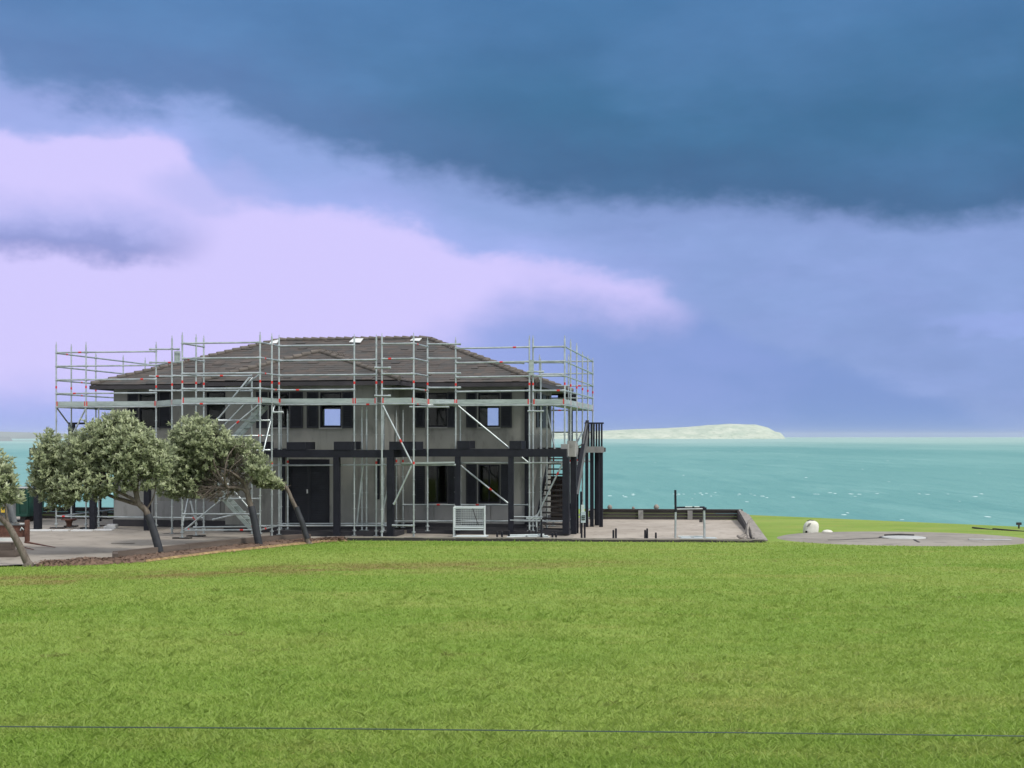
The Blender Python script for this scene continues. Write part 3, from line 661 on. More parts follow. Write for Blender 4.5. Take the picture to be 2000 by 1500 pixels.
def toe(par, a, v0, b, v1, inset=.06):
    p, q = P(a, v0, ZL+.12), P(b, v1, ZL+.12); d = (q-p).normalized(); mb = MB(); mb.bar(p+d*inset, q-d*inset, .03, .17)
    mb.bar(p+d*(inset-.045), p+d*(inset-.002), .04, .175, mi=1); mb.bar(q-d*(inset-.002), q-d*(inset-.045), .04, .175, mi=1)
    mb.build('toe_board', ['galvanised board', 'red paint'], par)
    rod(par, 'ledger', P(a, v0, ZL), P(b, v1, ZL))
def deck(par, a, b, v0, v1, n=3):
    mb = MB(); w = (v1-v0)/n
    for i in range(n): mb.box(a+.03, b-.03, v0+w*i+.01, v0+w*(i+1)-.01, ZL+.03, ZL+.075)
    mb.build('platform', 'galvanised board', par)
def brace(par, px0, y0, v0, px1, y1, v1): return rod(par, 'diagonal_brace', Q(px0, y0, v0), Q(px1, y1, v1), TUBE+.002)

sc = thing('scaffolding', 'grey steel tube scaffolding with guard rails all round the house', 'scaffolding', P(-9, 0, 0))
UW = -18.8
# left run
std(sc, 110, 0, 673, u=UW, board=True); std(sc, 168, 0, 673, board=True); std(sc, 305, 0, 673, board=True)
for z in RZ[:1]+RZ[1:]: rod(sc, 'guard_rail', P(UW, 0, z), P(U(168, 0), 0, z)); rod(sc, 'guard_rail', P(U(168, 0), 0, z), P(U(305, 0), 0, z))
toe(sc, UW, 0, U(168, 0), 0); toe(sc, U(168, 0), 0, U(305, 0), 0); toe(sc, U(305, 0), 0, U(336, -1.6), -1.6)
deck(sc, UW, U(305, 0), .03, .85)
LV = [1.1, 3.0, 5.3, 7.3, 9.2]
for v, t in zip(LV, (677, 692, 698, 703, 708)): std(sc, 0, v, t, u=UW)
for a, b in zip([0]+LV[1::2], LV[1::2]+[LV[-1]]):
    for z in RZ: rod(sc, 'guard_rail', P(UW, a, z-.02), P(UW, b, z-.02))
    rod(sc, 'ledger', P(UW, a, ZB), P(UW, b, ZB)); toe(sc, UW, a, UW, b)
for v in (1.1, 3.0, 5.3): std(sc, 0, v, ztop=ZL+.1, u=UW+1.1, red=False)
mb = MB(); mb.box(UW+.04, UW+.9, .86, 9.1, ZL+.03, ZL+.075); mb.build('platform', 'galvanised board', sc)
rod(sc, 'diagonal_brace', P(UW, 0, ZL), P(UW, 3.0, ZL2)); brace(sc, 168, 797, 0, 132, 868, 0)
rod(sc, 'ledger', P(UW, 0, ZB), P(U(168, 0), 0, ZB)); rod(sc, 'ledger', P(U(168, 0), 0, ZB), P(U(305, 0), 0, ZB)); rod(sc, 'ledger', P(U(305, 0), 0, ZB), P(U(398, 0), 0, ZB))
rod(sc, 'ledger', P(UW, 0, ZL2), P(U(168, 0), 0, ZL2)); rod(sc, 'ledger', P(U(168, 0), 0, ZL2), P(U(305, 0), 0, ZL2))
# return towards the stair tower
std(sc, 336, -1.6, 661, board=True)
rod(sc, 'guard_rail', Q(292, 682, -1.6), Q(350, 682, -1.6)); rod(sc, 'guard_rail', Q(292, 708, -1.6), Q(356, 708, -1.6)); rod(sc, 'guard_rail', Q(292, 735, -1.6), Q(356, 735, -1.6)); rod(sc, 'guard_rail', Q(292, 763, -1.6), Q(356, 763, -1.6))
toe(sc, U(336, -1.6), -1.6, U(356, -2.0), -2.0, .03)
rod(sc, 'guard_rail', P(U(305, 0), 0, RZ[1]), P(U(336, -1.6), -1.6, RZ[1]))
mb = MB(); a, b = U(341, -1.7), U(352, -1.7); z0, z1 = Z(707, a, -1.7), Z(686, a, -1.7)
for q in ((a, b, z0, z0+.05), (a, b, z1-.08, z1), (a, a+.03, z0+.05, z1-.08), (b-.03, b, z0+.05, z1-.08)): mb.box(q[0], q[1], -1.74, -1.68, q[2], q[3])
mb.box(a+.03, b-.03, -1.72, -1.70, z0+.05, z1-.08); mb.build('hatch_panel', 'galvanised board', sc)
# middle run in front of the projecting bay
vS = -2.0
std(sc, 692, vS, 659, board=True, z0=.05); std(sc, 735, vS, 659, z0=.05); std(sc, 746, -2.4, 657, board=True, z0=.05)
for z in RZ: rod(sc, 'guard_rail', P(U(545, vS), vS, z), P(U(692, vS), vS, z))
for z in RZ[1:3]: rod(sc, 'guard_rail', P(U(692, vS), vS, z), P(U(735, vS), vS, z))
toe(sc, U(545, vS), vS, U(692, vS), vS); toe(sc, U(692, vS), vS, U(735, vS), vS)
deck(sc, U(545, vS), U(735, vS), vS+.03, -1.15)
rod(sc, 'putlog', Q(732, 718, -2.42), Q(763, 718, -2.42), red=0); rod(sc, 'putlog', Q(732, 773, -2.42), Q(763, 773, -2.42), red=0)
std(sc, 808, -2.4, 656, board=True, z0=.05); std(sc, 835, -.7, 665, z0=.135); std(sc, 890, 0, 664, z0=.135)
for z in RZ: rod(sc, 'guard_rail', P(U(746, -2.4), -2.4, z), P(U(808, -2.4), -2.4, z)); rod(sc, 'guard_rail', P(U(808, -2.4), -2.4, z), P(U(835, -.7), -.7, z))
for y in (672, 700, 729, 757): rod(sc, 'guard_rail', Q(835, y, -.7), Q(900, y, -.7), red=0)
toe(sc, U(746, -2.4), -2.4, U(808, -2.4), -2.4); toe(sc, U(808, -2.4), -2.4, U(835, -.7), -.7); toe(sc, U(835, -.7), -.7, U(890, 0), 0)
deck(sc, U(746, -2.4), U(808, -2.4), -2.35, -1.2); deck(sc, U(835, -.7), U(890, -.7), -.6, .4)
rod(sc, 'putlog', Q(800, 795, -.7), Q(877, 795, -.7), red=0)
# right run
std(sc, 1034, 0, 661, z0=.135); std(sc, 1041, .05, 661, z0=.135); std(sc, 1103, 0, 661, u=0, z0=.135)
for z in RZ: rod(sc, 'guard_rail', P(U(890, 0), 0, z-.02), P(U(1034, 0), 0, z)); rod(sc, 'guard_rail', P(U(1041, 0), 0, z), P(0, 0, z))
rod(sc, 'guard_rail', Q(968, 709, .6), Q(1024, 709, .6), red=0); rod(sc, 'guard_rail', Q(1043, 708, .6), Q(1102, 708, .6), red=0); rod(sc, 'guard_rail', Q(1043, 734, .6), Q(1102, 731, .6), red=0)
toe(sc, U(890, 0), 0, U(1034, 0), 0); toe(sc, U(1041, 0), 0, 0, 0)
deck(sc, U(890, 0), 0, .03, .8)
std(sc, 1056, .7, 706, z0=.135, red=False)
rod(sc, 'putlog', Q(1030, 726, -.05), Q(1062, 726, -.05), red=0); rod(sc, 'putlog', Q(1031, 803, -.05), Q(1062, 803, -.05), red=0)
mb = MB(); a, b = U(1034, -.05), U(1042.5, -.05); mb.box(a, b, -.07, -.045, Z(733, a, -.05), Z(703, a, -.05)); mb.build('steel_plate', 'galvanised board', sc)
RV = [1.6, 3.4, 5.2, 7.0, 8.8]
for v, t in zip(RV, (668, 675, 692, 699, 704)): std(sc, 0, v, t, u=0)
for a, b in ((0, 1.6), (1.6, 3.4), (3.4, 5.2), (5.2, 7.0), (7.0, 8.8)):
    toe(sc, 0, a, 0, b, .05)
for a, b in ((0, 3.4), (3.4, 8.8)):
    for z in RZ: rod(sc, 'guard_rail', P(0, a, z), P(0, b, z))
    rod(sc, 'ledger', P(0, a, ZL2), P(0, b, ZL2)); rod(sc, 'ledger', P(0, a, ZB), P(0, b, ZB))
mb = MB(); mb.box(-.85, -.04, .85, 8.8, ZL+.03, ZL+.075); mb.build('platform', 'galvanised board', sc)
for u in (-1.0, -2.2): std(sc, 0, 8.8, ztop=RZ[0]+.2, u=u, red=False)
for z in RZ: rod(sc, 'guard_rail', P(0, 8.8, z), P(-2.2, 8.8, z))
for z in (ZL, ZL-.9, ZL2-.1): rod(sc, 'ledger', P(0, 8.8, z), P(-2.2, 8.8, z))
std(sc, 1057, .9, ztop=ZL+.1, z0=.135, red=False); std(sc, 1068, 2.4, ztop=ZL+.1, red=True); std(sc, 1081, 4.6, ztop=ZL+.1)
brace(sc, 1068, 800, 2.4, 1085, 885, 2.4); rod(sc, 'diagonal_brace', P(0, 1.6, ZL2+.3), P(0, 5.2, ZL-.9)); rod(sc, 'diagonal_brace', P(-1, 8.8, ZL2+.2), P(0, 7.0, ZL-1.2))
# inner standards under the eaves and the lower lift
for px, v, yt in ((562, -1.15, 808), (549, -1.15, 800), (707, -1.15, 800), (716, -1.15, 800), (749, -1.2, 800), (774, .8, 806), (787, .8, 806), (899, .8, 800)):
    std(sc, px, v, yt, z0=.135 if v > 0 else .165, red=px in (562, 774, 787))
vI = -1.15
rod(sc, 'ledger', Q(513, 909, vS), Q(757, 908, vS)); rod(sc, 'ledger', Q(770, 908, -1.0), Q(890, 908, -.6)); rod(sc, 'ledger', Q(899, 904, 0), Q(1100, 904, 0))
rod(sc, 'ledger', Q(500, 1027, vS), Q(757, 1026.5, vS)); rod(sc, 'ledger', Q(545, 1023, vI), Q(757, 1022.5, vI)); rod(sc, 'ledger', Q(766, 1026, -2.4), Q(808, 1026.5, -2.4))
rod(sc, 'ledger', Q(770, 1018, -.3), Q(890, 1017.5, 0)); rod(sc, 'ledger', Q(890, 1017.5, 0), Q(1103, 1018, 0)); rod(sc, 'ledger', Q(787, 986, .8), Q(899, 986, .8)); rod(sc, 'ledger', Q(899, 986, .8), Q(1034, 986, .8))
mb = MB(); mb.bar(Q(785, 905, -.9), Q(888, 903, -.5), .45, .05); mb.build('loose_plank', 'galvanised board', sc)
brace(sc, 748, 792, -2.4, 804, 904, -2.4); brace(sc, 804, 910, -2.4, 769, 985, -2.4); brace(sc, 709, 908, vI-.3, 697, 1024, vI-.3)
brace(sc, 757, 958, -1.2, 747, 1000, -1.2)
brace(sc, 895, 793, 0, 997, 877, 0); brace(sc, 898, 908, 0, 995, 985, 0); brace(sc, 1099, 905, 0, 1060, 984, 0); brace(sc, 1060, 985, 0, 1048, 1010, 0); brace(sc, 1000, 877, .4, 1032, 904, .4)
rod(sc, 'putlog', Q(532, 805, -2.6), Q(553, 805, -2.6), red=0, mat='white tube')

# stair tower standing in front of the left half
st = thing('scaffold_stair_tower', 'free standing scaffold stair tower with two aluminium stair flights beside the trees', 'scaffold tower', P(U(430, -2.8), -2.8, 0))
tf, tm, tb = -3.7, -2.75, -2.0
for px, v, t, bd in ((356, tf, 655, True), (508, tf, 654, True), (383, tm, 658.5, True), (531, tm, 657, True), (398, tb, 661, False), (545, tb, 660, False)): std(st, px, v, t, z0=.045 if bd else .05, board=bd)
std(st, 492, tb, 736, z0=.05, red=False)
a, b = U(356, tf), U(508, tf); c_, d_ = U(398, tb), U(545, tb)
for z in RZ: rod(st, 'guard_rail', P(a, tf, z), P(b, tf, z)); rod(st, 'guard_rail', P(a, tf, z), P(c_, tb, z)); rod(st, 'guard_rail', P(b, tf, z), P(d_, tb, z))
for y in (734, 763): rod(st, 'guard_rail', Q(338, y, tm), Q(492, y, tm))
toe(st, a, tf, b, tf); toe(st, b, tf, d_, tb); toe(st, a, tf, c_, tb)
MB().box(b-.75, b+.1, tf+.05, tb-.05, ZL+.03, ZL+.075).build('platform', 'galvanised board', st)
MB().box(a+.05, a+.75, tf+.05, tb-.05, ZL2-.0, ZL2+.045).build('platform', 'galvanised board', st)
for y in (821, 851, 879): rod(st, 'ledger', Q(424, y, tf), Q(528, y, tm))
rod(st, 'ledger', Q(430, 974, tf), Q(508, 974, tf)); rod(st, 'ledger', Q(356, 1004, tf), Q(508, 1004, tf)); rod(st, 'ledger', Q(362, 1036, tf), Q(500, 1035, tf)); rod(st, 'ledger', Q(378, 1030, tm), Q(520, 1028, tm)); rod(st, 'ledger', Q(508, 1035, tf), Q(545, 1026, tb)); rod(st, 'ledger', Q(356, 1036, tf), Q(398, 1029, tb))
brace(st, 362, 1034, tf, 470, 944, tf); brace(st, 400, 878, tf, 505, 791, tf); rod(st, 'diagonal_brace', P(b, tf, ZL2), P(U(536, -2.4), -2.4, ZL)); brace(st, 424, 820, tb, 450, 790, tb); brace(st, 372, 978, tb, 384, 1025, tb); brace(st, 480, 1000, tb, 415, 1015, tb)
rod(st, 'diagonal_brace', P(a, tf, ZB), P(U(372, tb), tb, 1.6))
def flight(p, q, name, n=9):
    p, q = V(p), V(q); off = V((ST, CT, 0))*.50; mb = MB(); mb.bar(p, q, .04, .13); mb.bar(p+off, q+off, .04, .13)
    for i in range(n):
        m = p.lerp(q, (i+.5)/n); mb.bar(m+off*.04, m+off*.96, .15, .025, up=(0, 0, 1))
    return mb.build(name, 'galvanised board', st)
flight(Q(490, 1033, tf+.15), Q(388, 922, tf+.15), 'stair_flight'); flight(Q(408, 905, tf+.85), Q(512, 793, tf+.85), 'stair_flight')
hr = MB(); hr.tube([Q(452, 780, tf+.85), Q(487, 737, tf+.85), Q(494, 737, tf+.85), Q(478, 754, tf+.85), Q(508, 730, tf+.85)], TUBE, 7); hr.build('stair_handrail', 'galvanised steel', st)
hr = MB(); hr.tube([Q(493, 1000, tf+.15), Q(400, 895, tf+.15)], TUBE, 7); hr.build('stair_handrail', 'galvanised steel', st)
hr = MB(); hr.tube([Q(424, 845, tf+.85), Q(480, 787, tf+.85)], TUBE, 7); hr.build('stair_handrail', 'galvanised steel', st)

# ------------------------------------------------------------------ outside stair and balcony at the right end
lb_ = thing('balcony_screen', 'dark framed screen behind the crown of the round tree at the left end', 'screen', P(-18.5, 4.2, 0))
a0, a1 = U(133, 4.2), U(196, 4.2)
MB().box(a0, a0+.25, 4.2, 4.32, 0, Z(825, a0, 4.2)).build('post', 'dark charcoal paint', lb_); MB().box(a0+.255, a1, 4.22, 4.3, Z(829, a0, 4.2), Z(825, a0, 4.2)).build('top_rail', 'dark charcoal paint', lb_)
MB().box(a1-.1, a1, 4.2, 4.3, 0, Z(829.5, a1, 4.2)).build('post', 'dark charcoal paint', lb_)
es = thing('outside_staircase', 'dark open tread timber staircase climbing the right end of the house', 'staircase', P(-.2, .9, 0))
s0, s1 = U(1047, 1.0), U(1112, 1.0)
nst = 15; V0, V1, Z0, Z1 = .7, 4.3, .15, 2.95
for i in range(nst):
    t = (i+1)/nst; z = Z0+(Z1-Z0)*t; v = V0+(V1-V0)*t
    MB().box(s0+.06, s1-.06, v-.14, v+.14, z-.05, z).build('tread', 'dark timber', es)
lt = MB()
for k in range(9): z = .22+.19*k; lt.box(s0+.1, s1-.1, 3.9, 3.93, z, z+.07)
for k in range(7): u = s0+.12+(s1-s0-.3)*k/6; lt.box(u, u+.06, 3.935, 3.96, .2, 1.85)
lt.build('lattice', 'dark timber', es)
lt = MB(); lt.box(s0+.1, s0+.62*(s1-s0), 3.97, 4.0, .2, 1.9); lt.build('back_board', 'brown board', es)
def stringer(u, w=.05):
    mb = MB(); mb.bar(P(u, V0-.1, Z0-.02), P(u, V1, Z1-.1), w, .26)
    for i in range(nst):
        t = (i+1)/nst; z = Z0+(Z1-Z0)*t; v = V0+(V1-V0)*t; mb.box(u-w/2-.003, u+w/2+.003, v-.12, v+.12, z-.13, z-.052)
    return mb
stringer(s0+.03).build('stringer', 'dark charcoal paint', es); stringer(s1-.03).build('stringer', 'dark charcoal paint', es)
us = U(1125, 1.0)
mb = MB(); mb.bar(P(us, .9, Z(975, us, .9)), P(us+.05, 4.0, Z(838, us+.05, 4.0)), .06, .55); mb.build('balustrade_panel', 'slate board', es)
mb = MB(); mb.bar(P(us, .85, Z(958, us, .85)+.05), P(us+.05, 4.05, Z(822, us+.05, 4.05)), .12, .06); mb.build('handrail', 'dark charcoal paint', es)
for px, v, w, yt in ((1120.5, .6, .20, 886), (1128, 1.0, .07, 965), (1135, .9, .07, 960)):
    mb = MB(); post_box(mb, px, v, w, 0, Z(yt, U(px, v), v)); mb.build('post', 'dark charcoal paint', es)
mb = MB(); a, b = U(1108, .15), U(1123, .15); mb.box(a, b, .1, .6, Z(892, a, .15), Z(861, a, .15)); mb.build('lit_beam_end', 'concrete', es)  # end of the pergola beam; its lit look is put into pale grey
bal = thing('balcony', 'raised balcony with dark vertical slat balustrade beyond the staircase', 'balcony', P(1.2, 4.5, 0))
bv = 4.2; b0, b1 = U(1143, bv), U(1177, bv); zf0, zf1 = Z(884, b0, bv), Z(872, b0, bv); zr = Z(825, b0, bv)
MB().box(b0-.05, b1+.04, bv-.03, bv+.03, zf0, zf1).build('fascia', 'light grey render', bal)
MB().box(b0-2.4, b1, bv+.035, bv+1.2, zf0+.02, zf1-.05).build('deck', 'dark timber', bal)
MB().box(b0-.02, b1+.04, bv-.05, bv+.05, zr-.06, zr).build('handrail', 'dark charcoal paint', bal)
for i in range(7):
    u = b0+(b1-b0)*(i+.35)/6.7; MB().box(u-.032, u+.032, bv-.03, bv+.03, zf1+.002, zr-.062).build('baluster', 'dark charcoal paint', bal)
for px, v, w in ((1146, bv, .11), (1156, bv+.2, .13), (1167, bv+.9, .12), (1174, bv+.1, .13), (1164, bv+1.1, .1)):
    mb = MB(); post_box(mb, px, v, w, 0, zf0-.002 if v == bv else zf0+.018); mb.build('post', 'dark charcoal paint', bal)
# second flat post line beyond: beam carrying the balcony roof
mb = MB(); mb.box(UR-.1, ER+.2, VB+2.6, VB+2.75, ZT-.35, ZT-.02); mb.box(ER-.1, ER+.05, VB+2.6, VB+2.75, 0, ZT-.36); mb.build('veranda_frame', 'dark charcoal paint', house)
# ------------------------------------------------------------------ low walls round the yard
def low_wall(name, label, a, b, h, th, mat, postpx=None, pm='concrete', pn='post'):
    a, b = V(a), V(b); t = thing(name, label, 'wall', a); d = (b-a).normalized(); n = V((0, 0, 1)).cross(d)
    for k in range(3):
        z0 = h*k/3+.003; mb = MB(); mb.bar(a+V((0, 0, z0+h/6)), b+V((0, 0, z0+h/6)), th-.01*k, h/3-.012); mb.build('plank', mat, t)
    mb = MB(); mb.bar(a+V((0, 0, h+.025)), b+V((0, 0, h+.025)), th+.08, .05); mb.build('coping', mat, t)
    L = (b-a).length
    for f in (postpx or []):
        mb = MB(); p = a.lerp(b, f)-n*(th/2+.045); mb.bar(p, p+V((0, 0, h)), .2, .08, up=n); mb.build(pn, pm, t)
    return t
pa_, pb_ = at(1150, 1015, 53.5), at(1450, 1015, 53.0); pa_.z = pb_.z = 0
low_wall('retaining_wall', 'low dark timber retaining wall with grey concrete posts behind the gravel yard', pa_, pb_, .37, .12, 'dark timber', [.035, .34, .66, .985])
la, lb = at(60, 1013, 54), at(224, 1013, 53.5); la.z = lb.z = 0
low_wall('retaining_wall', 'low dark timber wall seen under the leaning trees at left', la, lb, .42, .12, 'dark timber', [.1, .5, .9], 'dark timber')
# sloping right wall of the yard
rw = thing('plank_wall', 'weathered grey plank wall sloping down along the right side of the yard', 'wall', (8.2, 42.1, 0))
a, b = V((7.86, 42.1, 0)), V((9.22, 53.0, 0)); d = (b-a).normalized(); n = V((d.y, -d.x, 0))
for k in range(4):
    mb = MB(); o = n*(.02+.105*k); mb.bar(a+o+V((0, 0, .07-.015*k)), b+o+V((0, 0, .40-.06*k)), .095, .04, up=(0, 0, 1)); mb.build('plank', 'weathered timber', rw)
mb = MB(); mb.hexa([a-n*.08, a-n*.0, b-n*.0, b-n*.08, a-n*.08+V((0, 0, .05)), a+V((0, 0, .05)), b+V((0, 0, .38)), b-n*.08+V((0, 0, .38))]); mb.build('backing_board', 'dark timber', rw)
# timber edging along the front of the terrace
ed = MB()
for p, q, h in (((-6.1, 43.1), (1.95, 42.5), .07), ((1.955, 42.5), (8.1, 42.02), .06)):
    ed.bar(V((*p, h-.002)), V((*q, h-.002)), .15, .03); ed.bar(V((p[0], p[1]-.03, h/2-.06)), V((q[0], q[1]-.03, h/2-.06)), .11, h+.055, mi=1)
tag(ed.build('terrace_edging', ['weathered timber', 'dark timber']), 'thin weathered timber edging between the terrace and the green lawn', 'edging')
sk = thing('sleeper_edging', 'dark raised sleeper edging along the brown mulch bed under the trees', 'edging', (-10.9, 36.0, 0))
pts = [V((-10.95, 36.0, 0)), V((-9.6, 38.6, 0)), V((-8.0, 41.4, 0)), V((-6.6, 42.6, 0))]
for p, q in zip(pts, pts[1:]):
    mb = MB(); dd = (q-p).normalized()*.006; mb.bar(p+dd+V((0, 0, .10)), q-dd+V((0, 0, .09)), .16, .22); mb.build('sleeper', 'sleeper timber', sk)
mb = MB(); mb.bar(V((-10.95, 36.0, .10)), V((-10.8, 35.55, .08)), .14, .2); mb.build('sleeper', 'sleeper timber', sk)
# mulch bed with heaps and loose chips
def make_mulch():
    inner = [(-12.3, 34.75), (-11.6, 35.1), (-10.95, 35.85), (-9.5, 38.4), (-7.9, 41.2), (-6.3, 42.6), (-5.6, 42.75)]
    outer = [(-12.5, 34.2), (-11.2, 34.4), (-9.9, 35.3), (-8.6, 38.0), (-6.7, 41.0), (-6.1, 42.0), (-5.4, 42.45)]
    vs = []; n = 90; m = 9
    for i in range(n):
        t = i/(n-1)*(len(inner)-1); k = min(int(t), len(inner)-2); f = t-k
        A = V(inner[k]).lerp(V(inner[k+1]), f); B = V(outer[k]).lerp(V(outer[k+1]), f)
        for j in range(m):
            s_ = j/(m-1); p = A.lerp(B, s_)
            z = .12*math.sin(math.pi*min(1, (1-s_)*.6+.12))*(1 if s_ < 1 else 0)+.05*mnoise.noise(V((p.x*2.5, p.y*2.5, 1)))*math.sin(math.pi*s_)
            heap = .07*math.exp(-((p.x+11.35)**2+(p.y-34.8)**2)/.12)
            vs.append((p.x, p.y, lawn_z(p.x, p.y)*(.6)+.01+z*.75+heap if j < m-1 else lawn_z(p.x, p.y)-.03))
    idx = np.arange(n*m).reshape(n, m); fs = np.stack([idx[:-1, :-1], idx[1:, :-1], idx[1:, 1:], idx[:-1, 1:]], -1).reshape(-1, 4)
    structure(npmesh('mulch_bed', np.array(vs), fs, 'bark mulch', smooth=True))
    mb = MB()
    for _ in range(2600):
        i = random.randrange(n); j = min(m-1, int(random.random()**1.1*m)); p = V(vs[i*m+j])+V((random.uniform(-.15, .15), random.uniform(-.15, .15), .0)); p.z = max(p.z, lawn_z(p.x, p.y))+.012
        a = random.random()*6.28; l = random.uniform(.02, .06); w = random.uniform(.008, .02); dx, dy = V((math.cos(a), math.sin(a), random.uniform(-.4, .4)))*l, V((-math.sin(a), math.cos(a), random.uniform(-.3, .3)))*w
        mb.add([p-dx-dy, p+dx-dy, p+dx+dy, p-dx+dy], [(0, 1, 2, 3)])
    tag(mb.build('bark_chips', 'bark mulch'), 'brown bark chips strewn over the tree bed', None, None, 'stuff')
    mb = MB(); k = []
    for (x, y), w in [((x, interp(outer, x)+.02), (.02+.09*(x+9.9)/4.5)*random.uniform(.0, 2.2)) for x in np.linspace(-9.9, -5.4, 46)]:
        k.append((x-w*.6, y+w*.4, x+w*.5, y-w*.3))
    v2 = []; 
    for a in k: v2 += [(a[0], a[1], max(lawn_z(a[0], a[1]), 0)+.045), (a[2], a[3], lawn_z(a[2], a[3])+.012)]
    mb.add(v2, [(2*i, 2*i+1, 2*i+3, 2*i+2) for i in range(len(k)-1)]); structure(mb.build('sandy_verge', 'sandy soil'))
make_mulch()
# round concrete pad on the lawn
padc = V((13.1, 44.0, 0))
def make_pad():
    R, n = 4.18, 96; vs = [(padc.x, padc.y, lawn_z(padc.x, padc.y)+.05)]
    for r in (.35, .7, .94, 1.0):
        for k in range(n):
            a = 2*math.pi*k/n; rr = R*r*(1+(.012*mnoise.noise(V((math.cos(a)*3, math.sin(a)*3, 2))) if r == 1 else 0)); x, y = padc.x+rr*math.cos(a), padc.y+rr*math.sin(a)
            vs.append((x, y, lawn_z(x, y)+(.045 if r < 1 else -.02)))
    mb = MB(); mb.add(vs, [(0, 1+k, 1+(k+1) % n) for k in range(n)]+[(1+q*n+k, 1+(q+1)*n+k, 1+(q+1)*n+(k+1) % n, 1+q*n+(k+1) % n) for q in range(3) for k in range(n)], 0, True)
    pad = structure(mb.build('concrete_pad', 'pad concrete'))
    t = thing('drain_cover', 'flat round pale cover in the middle of the circular concrete pad', 'drain cover', padc+V((0, -.35, lawn_z(13.1, 43.6)+.055)))
    c = padc+V((0, -.35, lawn_z(13.1, 43.6)+.055)); lm = MB(); lm.lathe(c, [(.72, -.03), (.72, .015), (.66, .03), (.3, .035)], 32); lm.build('lid', 'pale concrete', t)
    rm = MB(); rm.lathe(c+V((0, .1, 0)), [(.78, -.03), (.78, .005)], 32); rm.tube([c+V((-.5, .5, .05)), c+V((0, .64, .06)), c+V((.5, .5, .05))], .03, 6); rm.build('rim', 'dark timber', t)
    zz = lambda x, y: lawn_z(x, y)+.052
    for q, lab in (([(12.3, 43.6), (11.4, 43.1), (10.7, 42.6), (10.3, 42.55)], 'long dark crack running left across the concrete pad'), ([(13.15, 42.7), (13.0, 42.0), (12.85, 41.2)], 'short dark crack running to the near edge of the concrete pad')):
        mb = MB(); pts_ = [V((x, y, zz(x, y))) for x, y in q]
        for p, r in zip(pts_, pts_[1:]): mb.bar(p, r, .07, .012)
        tag(mb.build('pad_joint', 'dark timber'), lab, 'joint')
    mb = MB()
    for p, r in (((15.3, 42.4), (16.2, 42.35)), ((14.9, 42.6), (15.6, 42.5))): mb.bar(V((*p, zz(*p)+.01)), V((*r, zz(*r)+.01)), .2, .02)
    tag(mb.build('white_strip', 'pale concrete'), 'white painted strip lying on the right part of the concrete pad', 'strip')
make_pad()
# far dark kerb near the cliff and small marker post
mb = MB()
pts = [at(1900, 1019, 51.0), at(1940, 1022, 50.0), at(2010, 1026, 48.5), at(2120, 1032, 46)]
for p, q in zip(pts, pts[1:]):
    p.z, q.z = lawn_z(p.x, p.y)+.04, lawn_z(q.x, q.y)-.005; mb.bar(p, q, .10, .05)
tag(mb.build('dark_kerb', 'dark timber'), 'low dark kerb at the far right edge of the lawn above the sea', 'kerb')
p = at(1990, 1026, 51); p.z = lawn_z(p.x, p.y); t = thing('marker_post', 'small dark marker post standing on the cliff edge at far right', 'post', p)
MB().tube([p, p+V((0, 0, .14))], .035, 8).build('stake', 'dark timber', t); MB().box(p.x-.09, p.x+.09, p.y-.05, p.y+.05, p.z+.14, p.z+.24, fr=WF).build('head', 'dark timber', t)

